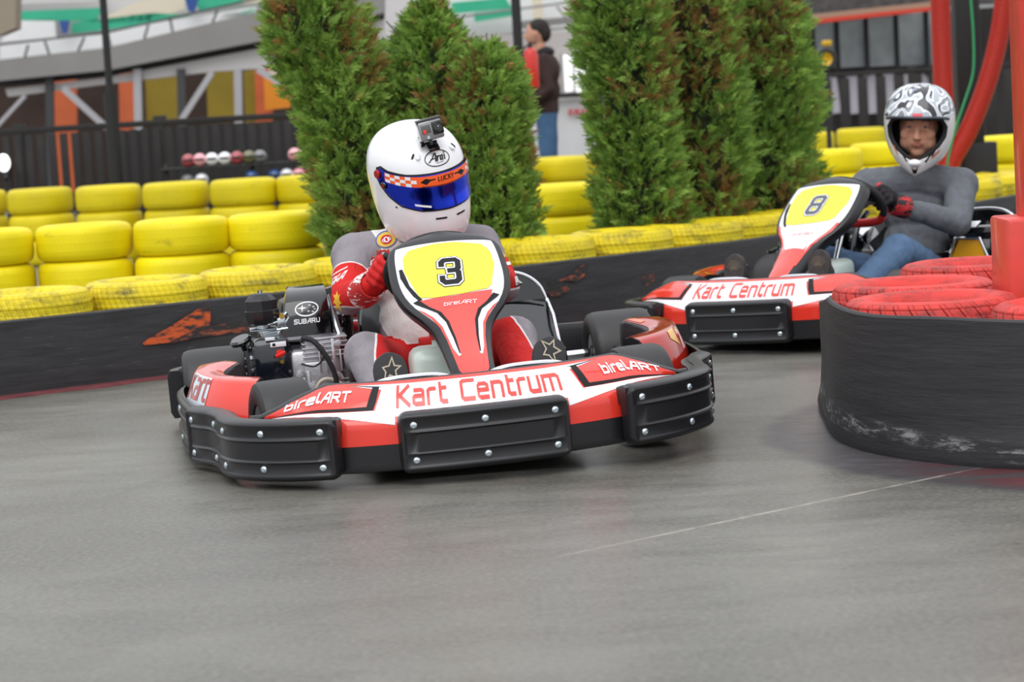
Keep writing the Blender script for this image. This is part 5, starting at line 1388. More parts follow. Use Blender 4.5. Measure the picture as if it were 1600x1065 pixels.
# gloves
GL2 = attr_mix_material('black_glove', (36, 33, 36), [], 0.75, .3, 60, .004)
g3, G3 = glove(d2, (.575, .150, .535), J2['wrl'], (.25, -.45, .85), GL2)
g4, G4 = glove(d2, (.575, -.112, .555), J2['wrr'], (.25, .45, .85), GL2)
CUFF2 = worn_paint('cuff_black_red', (190, 40, 44), (30, 28, 30), 0.5, 0.53, 40)
for g, w, el in ((g3, J2['wrl'], J2['ell']), (g4, J2['wrr'], J2['elr'])):
    w, el = Vector(w), Vector(el); d = (w - el).normalized(); cuff(g, w - d * .045, w + d * .03, .046, .044, CUFF2)
MB().ball(G3(-.045, .040, .016), (.022, .010, .014), 14, 8).build('knuckle_pad', pbr('glove_red', (206, 40, 50), .6), g3)
SOLE2 = pbr('worn_sole', (62, 56, 54), .8, bump=.5, bscale=120, bdist=.004, vary=.3, vscale=40)
treads = []
for k in range(9):
    t = -1.0 + k * .25; treads.append([(math.sin(t) * .012 - .0016, .215 + math.cos(t) * .014), (math.sin(t) * .012 + .0016, .215 + math.cos(t) * .014), (math.sin(t) * .040 + .002, .215 + math.cos(t) * .052), (math.sin(t) * .040 - .002, .215 + math.cos(t) * .052)])
for k in range(5): treads.append([(-.022, .05 + k * .022), (.022, .05 + k * .022), (.022, .054 + k * .022), (-.022, .054 + k * .022)])
TR = pbr('tread_pale', (112, 98, 84), .8)
shoe(d2, -.190, 1.215, .085, 0, SOLE2, UP1, (TR, treads[:9], treads[9:])); shoe(d2, .200, 1.215, .085, 0, SOLE2, UP1, (TR, treads[:9], treads[9:]))
# ================================================================== BEYOND THE TRACK
def leaf_material(name, green, dark, brown):
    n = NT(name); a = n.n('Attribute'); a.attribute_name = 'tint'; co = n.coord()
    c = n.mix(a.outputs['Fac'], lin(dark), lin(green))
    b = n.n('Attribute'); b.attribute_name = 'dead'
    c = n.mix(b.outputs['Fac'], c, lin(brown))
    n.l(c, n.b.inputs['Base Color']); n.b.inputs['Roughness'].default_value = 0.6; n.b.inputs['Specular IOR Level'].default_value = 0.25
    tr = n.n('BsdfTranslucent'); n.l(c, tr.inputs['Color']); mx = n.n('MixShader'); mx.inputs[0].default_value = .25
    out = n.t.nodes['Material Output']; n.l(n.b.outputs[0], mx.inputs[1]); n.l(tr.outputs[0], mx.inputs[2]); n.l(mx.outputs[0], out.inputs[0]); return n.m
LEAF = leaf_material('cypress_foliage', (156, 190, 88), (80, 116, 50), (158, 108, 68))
BARK = pbr('cypress_bark', (74, 54, 38), .9, bump=.5, bscale=30)
def conifer(x, y, h, rad, lean, seed, n, label, prof=None):
    rnd = random.Random(seed)
    root = empty('cypress_tree', (x, y, 0)); tag(root, label, 'tree', 'dense green cypress trees behind the tyre rows')
    prof = prof or [(0, .55), (.12, .92), (.4, 1.0), (.65, .95), (.82, .78), (.93, .48), (1, .10)]
    px_, py_ = [p[0] for p in prof], [p[1] for p in prof]
    def ax(t): return Vector((lean[0] * t ** 1.4, lean[1] * t, .06 + (h - .06) * t))
    def lump(t, a): return 1 + .30 * pnoise(Vector((math.cos(a) * 1.8 + seed, math.sin(a) * 1.8, t * 6))) + .24 * pnoise(Vector((math.cos(a) * 4, math.sin(a) * 4 + seed, t * 14)))
    V, F, T, Dd = [], [], [], []
    for i in range(n):
        t = rnd.random() ** .9; a = rnd.uniform(0, 2 * PI); q = 1 - .38 * rnd.random() ** 2.0
        r = rad * sinterp(t, px_, py_) * lump(t, a) * q
        c = ax(t) + Vector((math.cos(a) * r, math.sin(a) * r, 0))
        out = Vector((math.cos(a), math.sin(a), 0)); up = (out * rnd.uniform(.3, 1.1) + Vector((rnd.uniform(-.7, .7), rnd.uniform(-.7, .7), rnd.uniform(.0, 1.0)))).normalized()
        s_, b_, _ = frame(up, Vector((rnd.uniform(-1, 1), rnd.uniform(-1, 1), rnd.uniform(-.3, .3))).normalized())
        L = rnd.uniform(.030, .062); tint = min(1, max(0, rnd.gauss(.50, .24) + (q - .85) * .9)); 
        dn = pnoise(Vector((c.x * 3.2 + seed * 3, c.y * 3.2, c.z * 2.0))); dead = 0.0
        if dn > .10 and q < .96 or rnd.random() < .035: dead = min(1, rnd.uniform(.45, 1.0))
        for k in range(7):
            f = (k - 3) / 3; d = (up * math.cos(f * .9) + s_ * math.sin(f * .9)).normalized(); l = L * (1 - .35 * abs(f)); w = (b_.cross(d)).normalized() * .0045 * rnd.uniform(.8, 1.3)
            p0 = c + up * (.012 * (3 - abs(k - 3))); e = p0 + d * l + b_ * rnd.uniform(-.008, .008); m = p0 + d * l * .55 + b_ * rnd.uniform(-.004, .004)
            o = len(V); V += [p0, m + w, e, m - w]; F.append((o, o + 1, o + 2, o + 3)); T += [tint * .75, tint, min(1, tint + .12), tint]; Dd += [dead] * 4
    me = bpy.data.meshes.new('foliage'); me.from_pydata([tuple(v) for v in V], [], F)
    for nm_, arr in (('tint', T), ('dead', Dd)):
        at = me.attributes.new(nm_, 'FLOAT', 'POINT'); at.data.foreach_set('value', arr)
    link_mesh('foliage', me, LEAF, root)
    mb = MB(); mb.tube([ax(k / 8) for k in range(9)], [.030 * (1 - k / 9) + .006 for k in range(9)], 8)
    mb.tube([Vector((0, 0, 0)), ax(0)], [.036, .030], 8)
    for i in range(60):
        t = .05 + .88 * rnd.random(); a = rnd.uniform(0, 2 * PI); r = rad * sinterp(t, px_, py_) * .8
        p = ax(t); e = p + Vector((math.cos(a) * r, math.sin(a) * r, .12 + r * .5)); mb.tube([p, p.lerp(e, .5) + Vector((0, 0, -.02)), e], [.008, .006, .003], 5)
    mb.build('trunk', BARK, root)
    core = MB(); rr = []  # dark blob added inside the crown to block light
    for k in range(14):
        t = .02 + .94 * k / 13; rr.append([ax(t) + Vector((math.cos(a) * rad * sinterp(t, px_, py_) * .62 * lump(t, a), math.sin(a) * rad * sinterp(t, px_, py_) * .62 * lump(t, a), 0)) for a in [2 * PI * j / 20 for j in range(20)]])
    core.rings(rr).build('dark_core', pbr('dark_core', (38, 46, 22), .95, bump=1.0, bscale=30, bdist=.03, vary=.6, vscale=26), root)
    return root
def cx(xp, D): return (xp - 800) / FPX * D
full = [(0, .6), (.1, .92), (.35, 1.0), (.7, 1.0), (.88, .85), (.96, .55), (1, .15)]
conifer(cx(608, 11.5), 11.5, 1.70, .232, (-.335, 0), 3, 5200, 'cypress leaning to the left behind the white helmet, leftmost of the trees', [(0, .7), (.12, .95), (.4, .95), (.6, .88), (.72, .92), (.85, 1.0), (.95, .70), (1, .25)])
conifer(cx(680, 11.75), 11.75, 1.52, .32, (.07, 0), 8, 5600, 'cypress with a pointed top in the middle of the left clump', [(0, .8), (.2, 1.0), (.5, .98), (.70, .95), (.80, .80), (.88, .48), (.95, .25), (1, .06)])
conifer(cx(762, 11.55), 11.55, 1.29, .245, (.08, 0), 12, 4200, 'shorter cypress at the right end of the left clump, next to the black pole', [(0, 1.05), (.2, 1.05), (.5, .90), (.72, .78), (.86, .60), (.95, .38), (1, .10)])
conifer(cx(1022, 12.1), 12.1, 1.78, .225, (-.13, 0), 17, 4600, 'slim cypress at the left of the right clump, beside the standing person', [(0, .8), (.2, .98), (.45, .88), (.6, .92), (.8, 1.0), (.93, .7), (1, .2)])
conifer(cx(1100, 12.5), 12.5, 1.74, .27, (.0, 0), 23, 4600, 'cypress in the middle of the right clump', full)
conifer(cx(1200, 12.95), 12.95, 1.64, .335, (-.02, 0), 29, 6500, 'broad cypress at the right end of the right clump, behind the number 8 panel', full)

# ---- helpers for far things: outlines placed on upright planes at their own distance, always with real thickness
def far(name, pts, D, mat, parent=None, thick=.06):
    P = [px(p[0], p[1], p[2] if len(p) > 2 else D) for p in pts]
    off = parent.location if parent is not None else Vector((0, 0, 0))
    return MB().prism([p - off for p in P], (0, thick, 0)).build(name, mat, parent)
def bar(mb, a, b, D, w, D2=None):
    mb.tube([px(a[0], a[1], D), px(b[0], b[1], D2 or D)], w, 8)
G_CON = pbr('grey_wall', (150, 150, 150), .9, vary=.1, vscale=1)
back_wall = MB().box((3, 45, 3.5), (60, .3, 7.2)).build('wall_back', G_CON); tag(back_wall, kind='structure')
DK = pbr('dark_stained_wood', (30, 27, 26), .7, vary=.3, vscale=5); IRON = pbr('black_iron', (24, 24, 26), .5)
GREYF = pbr('grey_fascia', (134, 132, 130), .6, vary=.06, vscale=2); GREYL = pbr('light_grey_board', (206, 202, 202), .6)
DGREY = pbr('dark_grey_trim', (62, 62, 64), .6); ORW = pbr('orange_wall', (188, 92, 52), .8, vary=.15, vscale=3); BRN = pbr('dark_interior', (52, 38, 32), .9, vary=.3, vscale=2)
MUS = pbr('mustard_board', (136, 116, 30), .8, vary=.15, vscale=2); BRACE = pbr('grey_brace', (168, 166, 170), .5)

# picket fence on the left with posts
def fence(name, label, x0, x1, D0, D1, ztop, step, sw, posts, mat=DK, zb=.05, back=False):
    root = empty(name, (0, 0, 0)); tag(root, label, 'fence')
    A = Vector((cx(x0, D0), D0, 0)); B = Vector((cx(x1, D1), D1, 0)); d = (B - A).normalized(); L = (B - A).length; ang = math.atan2(d.y, d.x)
    root.location = A; q = lambda s: d * s
    mb = MB(); k = 0
    while k * step < L:
        p = q(k * step); mb.box((p.x, p.y, (ztop + zb) / 2 - .03), (sw, .02, ztop - zb - .06), .003, rot=(0, 0, ang)); k += 1
    mb.build('slats', mat, root)
    for z, h in ((ztop - .02, .05), (.22, .05)):
        m = MB(); p = q(L / 2); m.box((p.x, p.y + .025, z), (L, .045, h), .004, rot=(0, 0, ang)); m.build('rail', mat, root)
    for s in posts:
        p = q(s * L); MB().box((p.x, p.y + .05, ztop / 2 + .02), (.09, .09, ztop + .04), .005, rot=(0, 0, ang)).build('post', mat, root)
    return root
fence('picket_fence', 'dark picket fence behind the yellow tyres on the left', -160, 505, 20.5, 19.6, 1.06, .105, .066, (0, .33, .66, 1))
fence('picket_fence', 'dark picket fence below the grey windows on the right', 1255, 1640, 26.7, 26.2, 1.17, .20, .115, (0, .5, 1), zb=.05)
shade_sheet = empty('fence_shade', (0, 0, 0)); tag(shade_sheet, 'dark sheet standing for the shade behind the left picket fence', 'shade sheet'); shade_sheet.location = (cx(330, 21.2), 21.2, 0)
far('board', [(182, 205), (486, 186), (486, 365), (182, 382)], 21.2, pbr('fence_shade_dark', (36, 33, 34), .8), shade_sheet, .05)  # dark sheet added to paint in the shade behind the fence

# black poles
def pole(xp, D, r, h, label, lower=None, xo=0):
    root = empty('iron_pole', (cx(xp, D), D, 0)); tag(root, label, 'pole')
    MB().cyl((0, 0, 0), (0, 0, h), r, n=16).build('shaft', IRON, root)
    if lower: MB().cyl((0, 0, 0), (0, 0, lower[1]), lower[0], n=16).build('sleeve', IRON, root)
    return root
pole(199, 19.2, .030, 2.3, 'black iron pole standing by the left picket fence', (.052, 1.3))
pole(836, 20.0, .040, 2.3, 'black iron pole beside the red cylinder and the standing person')
r = empty('steel_column', (cx(1538, 16.2), 16.2, 0)); tag(r, 'black square column behind the red hoses', 'column')
MB().box((-.03, 0, 1.3), (.165, .165, 2.6), .006).build('column', DGREY if False else IRON, r); MB().box((0.02, 0, .29), (.22, .22, .58), .008).build('base_box', IRON, r)

# shelf with small helmets and bottles in front of the left fence
sh = empty('display_shelf', (cx(411, 19.2), 19.2, 0)); tag(sh, 'low black shelf in front of the left picket fence', 'shelf')
for z in (.50, .66): MB().box((0, 0, z), (1.45, .16, .02), .003).build('board', IRON, sh)
for x in (-.70, .0, .70): MB().box((x, .06, .35), (.03, .03, .70), .003).build('upright', IRON, sh)
cols = {'white': (240, 240, 244), 'pink': (240, 170, 178), 'dark red': (170, 70, 78), 'grey': (120, 122, 124), 'blue': (52, 86, 140), 'olive': (110, 108, 70), 'black': (36, 36, 40)}
def ball_helmet(xp, z, c, where):
    m = pbr('helmet_' + c.replace(' ', '_'), cols[c], .2, coat=.5)
    r = empty('small_helmet', (cx(xp + 16, 19.17), 19.17, z)); tag(r, f'small {c} helmet on the {where}', 'helmet', 'small helmets on the shelf by the fence')
    MB().ball((0, 0, .052), (.056, .062, .054), 18, 12).build('shell', m, r); MB().ball((0, -.022, .056), (.047, .046, .020), 16, 8).build('visor', IRON, r)
up = [(297, 'dark red', 'upper shelf, left end of the row'), (315, 'pink', 'upper shelf, first of the light ones'), (334, 'white', 'upper shelf, beside the pink one'), (354, 'white', 'upper shelf, brightest in the middle of the row'), (373, 'dark red', 'upper shelf, right of the white pair'), (392, 'olive', 'upper shelf, right half'), (409, 'grey', 'upper shelf, right of the olive one'), (463, 'pink', 'upper shelf, next to the tree'), (482, 'white', 'upper shelf, half behind the tree')]
lo = [(294, 'grey', 'lower shelf, left end'), (316, 'white', 'lower shelf, near the left end'), (394, 'blue', 'lower shelf, left of the centre'), (430, 'blue', 'lower shelf, right of the centre'), (449, 'white', 'lower shelf, right part'), (468, 'pink', 'lower shelf, next to the tree'), (486, 'dark red', 'lower shelf, half behind the tree')]
for a, b, c in up: ball_helmet(a, .67, b, c)
for a, b, c in lo: ball_helmet(a, .51, b, c)
for i, (xp, c, lb) in enumerate(((12, 'white', 'glowing white ball for the bright highlight low on the left picket fence'), )):
    lp = empty('highlight_spot', (cx(xp + 16, 20.1), 20.1, .62)); tag(lp, lb, 'highlight'); le = NT('highlight_glow'); le.b.inputs['Emission Color'].default_value = (1, 1, 1, 1); le.b.inputs['Emission Strength'].default_value = 1.6
    MB().ball((0, -.05, .16), (.055, .05, .075), 16, 12).build('highlight_ball', le.m, lp); MB().cyl((0, 0, .02), (0, .12, .16), .02, n=10).build('bracket', IRON, lp)  # glowing ball stands in for a bright highlight

# open-fronted shop on the left with a sloping canopy edge
sp = empty('shop_building', (cx(250, 27), 27, 0)); tag(sp, 'long grey-roofed shop with orange walls and slanting braces, far left', 'building')
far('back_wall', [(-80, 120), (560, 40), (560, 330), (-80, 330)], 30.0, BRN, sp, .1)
for a, b in ((78, 118), (185, 208), (398, 424)): far('orange_panel', [(a, 110), (b, 104), (b + 4, 300), (a + 4, 300)], 28.6, ORW, sp, .08)
for a, b in ((226, 285), (322, 366), (380, 398)): far('mustard_panel', [(a, 112), (b, 108), (b + 3, 190), (a + 3, 192)], 28.8, MUS, sp, .08)
far('orange_panel', [(412, 120), (452, 116), (454, 168), (414, 172)], 28.2, pbr('bright_orange', (226, 138, 30), .7), sp, .08)
far('cream_panel', [(420, 92), (500, 84), (502, 150), (422, 158)], 28.5, pbr('cream_wall', (206, 196, 176), .8), sp, .08)
far('roof_fascia', [(-60, 101), (165, 75), (420, 14), (600, -34), (600, 20), (440, 58), (165, 110), (-60, 132)], 26.5, GREYF, sp, .3)
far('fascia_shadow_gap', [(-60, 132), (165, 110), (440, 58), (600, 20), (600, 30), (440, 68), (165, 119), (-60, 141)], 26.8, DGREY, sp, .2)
far('white_strip', [(8, 139), (165, 121), (440, 69), (600, 30), (600, 66), (450, 104), (330, 112), (165, 131), (12, 151)], 26.7, GREYL, sp, .25)
for a, b, w in (((98, 138), (166, 200), 9), ((331, 113), (280, 192), 9), ((402, 108), (474, 152), 10), ((38, 150), (-6, 198), 6)):
    dx, dy = b[0] - a[0], b[1] - a[1]; l = math.hypot(dx, dy); nx, ny = -dy / l * w / 2, dx / l * w / 2
    far('brace', [(a[0] + nx, a[1] + ny), (b[0] + nx, b[1] + ny), (b[0] - nx, b[1] - ny), (a[0] - nx, a[1] - ny)], 26.3, BRACE, sp, .08)
for a in (214, 371, 76, 282): far('steel_upright', [(a - 6, 108), (a + 6, 107), (a + 10, 320), (a - 2, 320)], 26.6, BRACE if a in (214, 371) else DGREY, sp, .08)

# fabric canopies and roof trusses above
WF = pbr('white_canopy', (232, 232, 232), .8, vary=.05, vscale=1.5); GF = pbr('green_canopy', (60, 178, 140), .8, vary=.1, vscale=2); BF = pbr('blue_canopy', (52, 84, 150), .8); CRF = pbr('cream_canopy', (222, 212, 190), .8)
cn = empty('striped_canopy', (cx(250, 31), 31, 0)); tag(cn, 'green and white striped fabric canopy above the shop on the left', 'canopy')
far('fabric', [(-80, -60), (700, -60), (700, 60), (400, 70), (160, 110), (-80, 130)], 31.6, GREYL, cn, .05)
for P, m in (([(-60, 34), (25, 26), (24, 6), (150, 2), (160, -20), (-60, -20)], GREYL), ([(20, 18), (160, 12), (150, 33), (24, 32)], GF), ([(24, 32), (85, 30), (88, 58), (26, 64), (0, 66)], WF), ([(112, 36), (165, 28), (240, 20), (300, 24), (170, 46), (112, 52)], GF),
              ([(150, 33), (210, 4), (290, -12), (290, 14), (235, 32), (165, 36)], CRF), ([(300, -20), (400, -30), (400, 0), (310, 16)], GF), ([(380, -30), (470, -40), (470, -4), (380, 6)], CRF),
              ([(170, 48), (400, 10), (400, 26), (175, 72)], WF), ([(0, 68), (160, 54), (160, 76), (0, 96)], WF), ([(350, 22), (398, 12), (398, 20), (342, 30)], GF)):
    far('canopy_stripe', P, 31.3, m, cn, .04)
for P in ([(92, 32), (108, 32), (104, 52), (97, 52)], [(288, -4), (310, -4), (304, 18), (294, 18)]): far('blue_tassel', P, 31.1, BF, cn, .05)
tr = MB(); o_ = Vector(cn.location)
for a, b in (((-30, 73), (170, 50)), ((170, 50), (480, -20)), ((0, 95), (170, 76)), ((38, 92), (44, 70)), ((78, 88), (70, 64)), ((120, 84), (132, 58)), ((225, 62), (232, 38)), ((270, 52), (266, 30)), ((330, 40), (340, 16))):
    tr.tube([px(a[0], a[1], 30.8) - o_, px(b[0], b[1], 30.8) - o_], .016, 6)
tr.build('truss', DGREY, cn)
ub = empty('parasol', (cx(-10, 24), 24, 0)); tag(ub, 'beige parasol edge at the top left corner of the photo', 'parasol')
far('fabric', [(-90, -30), (25, -30), (24, 44), (0, 54), (-90, 62)], 24, pbr('beige_fabric', (150, 138, 122), .9), ub, .3)
MB().cyl((-.55, .15, 0), (-.55, .15, 2.4), .03, n=12).build('pole', IRON, ub)

cm = empty('roof_canopy', (cx(720, 32), 32, 0)); tag(cm, 'white and green fabric roof between the two clumps of trees', 'canopy')
far('fabric', [(560, -60), (1320, -60), (1320, 30), (950, 62), (700, 90), (560, 100)], 33, WF, cm, .05)
for P, m in (([(622, 0), (672, -6), (672, 18), (626, 22)], GF), ([(630, 28), (690, 24), (690, 48), (634, 52)], pbr('beige_board', (176, 164, 136), .8)), ([(690, 0), (702, 0), (702, 50), (692, 52)], GREYF), ([(705, 4), (790, -4), (800, 12), (706, 22)], GF), ([(740, 20), (800, 12), (806, 24), (742, 34)], GF),
              ([(590, 10), (626, 6), (628, 64), (592, 70)], GREYF), ([(800, 34), (1000, 16), (1000, 26), (800, 46)], GREYF), ([(800, 56), (1000, 40), (1000, 46), (800, 62)], DGREY), ([(800, 66), (960, 56), (960, 84), (800, 96)], pbr('brown_board', (112, 100, 96), .8)), ([(830, -20), (846, -20), (850, 36), (834, 36)], CRF)):
    far('roof_band', P, 32.6, m, cm, .05)
tr = MB(); o_ = Vector(cm.location)
for a, b in (((690, 30), (960, -6)), ((720, 60), (1000, 32)), ((800, 20), (840, 60)), ((870, 10), (905, 52)), ((905, 52), (930, 6))): tr.tube([px(a[0], a[1], 32.2) - o_, px(b[0], b[1], 32.2) - o_], .018, 6)
tr.build('truss', GREYF, cm)

# hall behind the standing person: bright windows, banner on a rail
hb = empty('hall_building', (cx(880, 29), 29, 0)); tag(hb, 'pale hall front with bright windows behind the standing person', 'building')
far('front_wall', [(640, 60), (1010, 44), (1016, 330), (650, 330)], 30.5, pbr('hall_wall', (176, 170, 168), .8), hb, .1)
wn = NT('bright_window'); wn.b.inputs['Base Color'].default_value = lin((245, 246, 248)); wn.b.inputs['Emission Color'].default_value = (1, 1, 1, 1); wn.b.inputs['Emission Strength'].default_value = .55; wn.b.inputs['Roughness'].default_value = .2
for a, b in ((880, 894), (897, 932), (936, 962)): far('window', [(a, 86), (b, 84), (b + 2, 142), (a + 3, 144)], 30.2, wn.m, hb, .05)
for a in (876, 895, 934): far('window_frame', [(a - 1, 84), (a + 2, 84), (a + 5, 146), (a + 2, 146)], 30.1, GREYF, hb, .05)
bn = empty('banner', (cx(880, 24.5), 24.5, 0)); tag(bn, 'white banner with red lettering hung on a black rail behind the standing person', 'banner')
far('cloth', [(806, 160), (946, 152), (952, 330), (812, 330)], 24.5, pbr('banner_cloth', (198, 198, 200), .8, vary=.06, vscale=3), bn, .02)
far('rail', [(800, 150), (946, 142), (946, 149), (800, 157)], 24.4, IRON, bn, .06)
o_ = Vector(bn.location); RB = pbr('banner_red', (186, 70, 72), .7)
for i, (x0, w) in enumerate(((822, 7), (832, 9), (888, 6), (897, 8), (908, 5), (916, 9), (928, 6))):
    far('banner_letter', [(x0, 172 - i * .4), (x0 + w, 171 - i * .4), (x0 + w, 180 - i * .4), (x0 + w * .6, 181 - i * .4), (x0 + w * .55, 175 - i * .4), (x0 + w * .4, 175 - i * .4), (x0 + w * .35, 181 - i * .4), (x0, 181 - i * .4)], 24.45, RB, bn, .01)

# red cylinder hanging on the pole
fe = empty('fire_extinguisher', tuple(px(832, 138, 19.9))); tag(fe, 'red fire extinguisher hanging on the black pole', 'fire extinguisher')
fm = MB(); fm.lathe([(.0005, 0), (.055, 0), (.062, .012), (.063, .27), (.050, .315), (.022, .335), (.0005, .335)], 24, (0, 0, 0)); MB().box((-.075, .06, .2), (.06, .12, .03), .004).build('bracket', IRON, fe); fm.build('cylinder', pbr('extinguisher_red', (206, 44, 34), .3, coat=.4), fe)
mb = MB(); mb.cyl((0, 0, .33), (0, 0, .37), .016, n=12); mb.box((.02, 0, .375), (.08, .02, .012), .003); mb.build('valve', IRON, fe)
MB().tube(smooth_path([(.01, 0, .36), (-.06, 0, .33), (-.075, 0, .2), (-.07, 0, .08)], 5), .009, 8).build('hose', IRON, fe)

# standing person with dark jacket and jeans, seen from the side
ps = empty('person', (cx(872, 21.2) , 21.2, 0)); tag(ps, 'person in a dark brown jacket and blue jeans standing by the black pole', 'person')
mb = MB(); B = lambda x, y, z: Vector((x, y, z))
mb.ball((0, 0, .98), (.13, .17, .14), 18, 12); mb.ball((.01, 0, 1.14), (.14, .18, .18), 18, 12); mb.ball((.015, 0, 1.30), (.14, .21, .18), 18, 12); mb.cone_cap((0, 0, 1.42), (-.02, 0, 1.53), .07, .055)
mb.ball((-.035, 0, 1.645), (.098, .075, .115), 18, 14); mb.ball((-.075, 0, 1.60), (.06, .055, .06), 14, 10); mb.cone_cap((-.125, 0, 1.64), (-.148, 0, 1.61), .010, .014); mb.ball((-.045, -.076, 1.635), (.018, .012, .028), 10, 8)
for s, k in ((-1, 0), (1, .02)):
    mb.cone_cap((.01, s * .17, 1.40), (.05, s * .23, 1.14), .062, .050); mb.cone_cap((.05, s * .23, 1.14), (-.13, s * .19, 1.02), .048, .036); mb.ball((-.17, s * .18, 1.005), (.045, .025, .035), 12, 8)
    mb.cone_cap((0 + k, s * .09, .95), (-.01 + k * 2, s * .10, .52), .098, .066); mb.cone_cap((-.01 + k * 2, s * .10, .52), (.03 + k * 3, s * .10, .10), .066, .052); 
fz = lambda co: (co[:, 2] - .93); fs = lambda co: np.maximum(np.minimum(co[:, 2] - 1.49, 1 + 0 * co[:, 2]), -.125 - co[:, 0] + np.where(co[:, 2] > 1.3, -1, 0))
PM = attr_mix_material('street_clothes', (72, 104, 140), [('jacket', (60, 44, 42)), ('skin', (200, 150, 128))], .85, .3, 14, .02)
pb = fuse('jacket_and_jeans', mb, PM, ps, .012, 5, dict(jacket=fz, skin=fs), lambda co: folds(co, 9, .012, 4) * (co[:, 2] < 1.45))
hm = MB(); hm.ball((-.015, 0, 1.678), (.100, .084, .095), 18, 12); hm.ball((.03, 0, 1.64), (.065, .078, .09), 14, 10); fuse('hair', hm, pbr('dark_hair', (34, 28, 26), .8, bump=.5, bscale=60), ps, .012, 2)
MB().ball((0.03, 0, 1.47), (.085, .11, .05), 16, 10).build('hood', pbr('dark_hood', (30, 28, 32), .9), ps)
for s in (-1, 1):
    MB().box((-.01 + .06 * (s > 0), s * .10, .045), (.28, .10, .09), .035, seg=3).build('shoe', IRON, ps)

# right side: glazed stand, wheel on the fence, hoses
gl = empty('glazed_pavilion', (cx(1380, 27), 27, 0)); tag(gl, 'dark framed pavilion with grey windows under a red roof edge on the right', 'building')
far('roof', [(1180, -60), (1700, -60), (1700, 0), (1455, 8), (1275, 28), (1230, 40), (1180, 44)], 27.6, pbr('dark_tile_roof', (74, 70, 70), .8, vary=.35, vscale=12), gl, .3)
far('roof_trim', [(1270, 22), (1460, 2), (1460, 10), (1270, 30)], 27.3, pbr('trim_tan', (150, 132, 112), .8), gl, .2)
far('red_edge', [(1272, 30), (1460, 10), (1460, 16), (1272, 37)], 27.2, pbr('edge_red', (206, 60, 40), .5), gl, .2)
far('back_wall', [(1230, 36), (1700, 0), (1700, 330), (1230, 330)], 28.6, pbr('pavilion_wall', (54, 48, 48), .8), gl, .1)
gg = NT('pavilion_glass'); cog = gg.coord(); gg.l(gg.mix(gg.map(gg.noise(1.6, 3), .35, .65), lin((128, 130, 138)), lin((186, 194, 196))), gg.b.inputs['Base Color']); gg.b.inputs['Roughness'].default_value = .15
for a, b in ((1274, 1303), (1311, 1350), (1356, 1397), (1403, 1446), (1449, 1460)):
    y0 = 38 - (a - 1274) * .11; far('window_pane', [(a, y0), (b, y0 - (b - a) * .11), (b + 3, 106 - (b - 1274) * .03), (a + 3, 107 - (a - 1274) * .03)], 28.3, gg.m, gl, .04)
for a in (1307, 1353, 1400, 1447): far('window_post', [(a - 4, 34 - (a - 1274) * .11), (a + 3, 33 - (a - 1274) * .11), (a + 7, 118), (a, 118)], 28.1, IRON, gl, .08)
for a in (1290, 1322, 1350, 1380, 1412, 1432, 1470): far('white_panel', [(a, 116), (a + 17, 115), (a + 24, 176), (a + 8, 178)], 28.2, pbr('white_lit_panel', (196, 192, 202), .7), gl, .05)
sw_ = empty('spare_wheel', tuple(px(1290, 92, 21.5))); tag(sw_, 'small wheel with a yellow rim mounted above the right fence', 'wheel')
MB().lathe([(.058, -.03), (.075, -.045), (.098, -.04), (.104, 0), (.098, .04), (.075, .045), (.058, .03)], 28, (0, 0, 0), (0, 1, 0), closed=True).build('tyre', SLICK, sw_)
MB().lathe([(.0005, -.025), (.02, -.03), (.024, -.012), (.06, -.030), (.06, .03), (.0005, .03)], 24, (0, 0, 0), (0, 1, 0)).build('rim', pbr('yellow_rim', (206, 164, 30), .4, metal=.3), sw_)
MB().cyl((0, .0, 0), (.0, .0, -1.30), .022, n=10).build('stand', IRON, sw_); MB().box((.02, .03, .14), (.09, .05, .05), .01).build('yellow_cap', MATS['yellow_rim'], sw_)

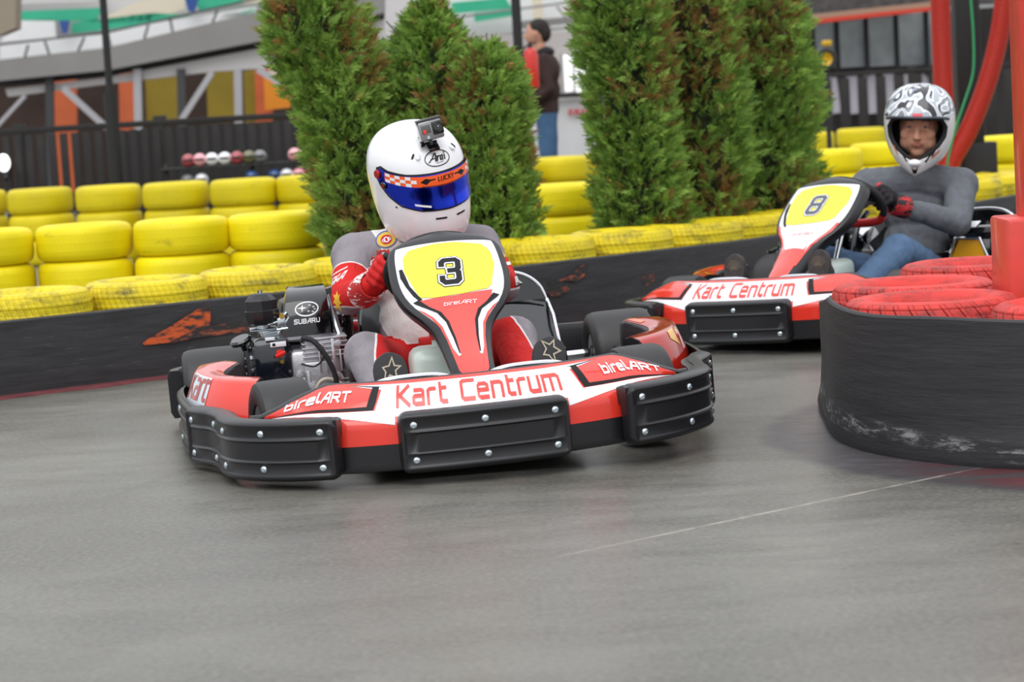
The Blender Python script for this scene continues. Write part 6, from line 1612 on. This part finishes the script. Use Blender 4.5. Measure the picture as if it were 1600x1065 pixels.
HOSE = NT('red_ribbed_hose'); HOSE.b.inputs['Base Color'].default_value = lin((184, 44, 30)); HOSE.b.inputs['Roughness'].default_value = .4
def hose(label, pts, r, D):
    P = smooth_path([px(a, b, d) for a, b, d in pts], 14); L = [0.0]
    for a, b in zip(P[:-1], P[1:]): L.append(L[-1] + (b - a).length)
    n = int(L[-1] / .0045); Q = []; rr = []
    for i in range(n + 1):
        s = L[-1] * i / n; j = max(0, min(len(P) - 2, int(np.searchsorted(L, s)) - 1)); t = (s - L[j]) / max(L[j + 1] - L[j], 1e-9); Q.append(P[j].lerp(P[j + 1], t)); rr.append(r * (1.0 if i % 3 else .88))
    o = MB().tube(Q, rr, 20).build('ribbed_hose', HOSE.m, None, 80); tag(o, label, 'hose', 'red ribbed hoses'); return o
hose('straight red ribbed hose hanging behind the black and white helmet', [(1468, -60, 15.7), (1469, 0, 15.7), (1471, 60, 15.7), (1474, 140, 15.7), (1478, 230, 15.7), (1480, 300, 15.7), (1481, 340, 15.7)], .067, 15.7)
hose('curved red ribbed hose sweeping down behind the right shoulder of driver 8', [(1574, -60, 15.7), (1569, 0, 15.7), (1560, 60, 15.7), (1542, 130, 15.7), (1515, 200, 15.7), (1490, 245, 15.7), (1468, 290, 15.7), (1455, 345, 15.7), (1450, 388, 15.7)], .065, 15.7)
gc = MB().tube(smooth_path([px(a, b, 14.0) for a, b in ((1514, -50), (1517, 0), (1521, 60), (1520, 115), (1505, 165), (1492, 205), (1480, 260), (1478, 330), (1478, 415))], 8), .008, 8).build('green_cable', pbr('green_cable', (34, 140, 84), .4)); tag(gc, 'thin green cable hanging between the two red hoses', 'cable')
vh = empty('parked_car', (cx(1580, 29), 29, 0)); tag(vh, 'silver parked car glimpsed between the column and the red post', 'car')
mb = MB(); P_ = [(-.9, .35), (-.9, .80), (-.55, .95), (-.25, 1.38), (.9, 1.42), (1.4, .95), (2.0, .85), (2.1, .35)]
mb.prism([Vector((a, 0, b)) for a, b in P_], (0, 1.5, 0)); mb.build('body', pbr('silver_paint', (150, 154, 160), .25, metal=.5, coat=.6), vh)
MB().prism([Vector((a, -.01, b)) for a, b in [(-.45, .98), (-.2, 1.30), (.8, 1.34), (1.2, .98)]], (0, .02, 0)).build('side_window', pbr('car_glass', (40, 46, 54), .1), vh)
for x in (-.35, 1.45): MB().lathe([(.12, -.09), (.30, -.09), (.32, -.06), (.32, .06), (.30, .09), (.12, .09)], 28, (x, .05, .32), (0, 1, 0), closed=True).build('wheel', SLICK, vh)
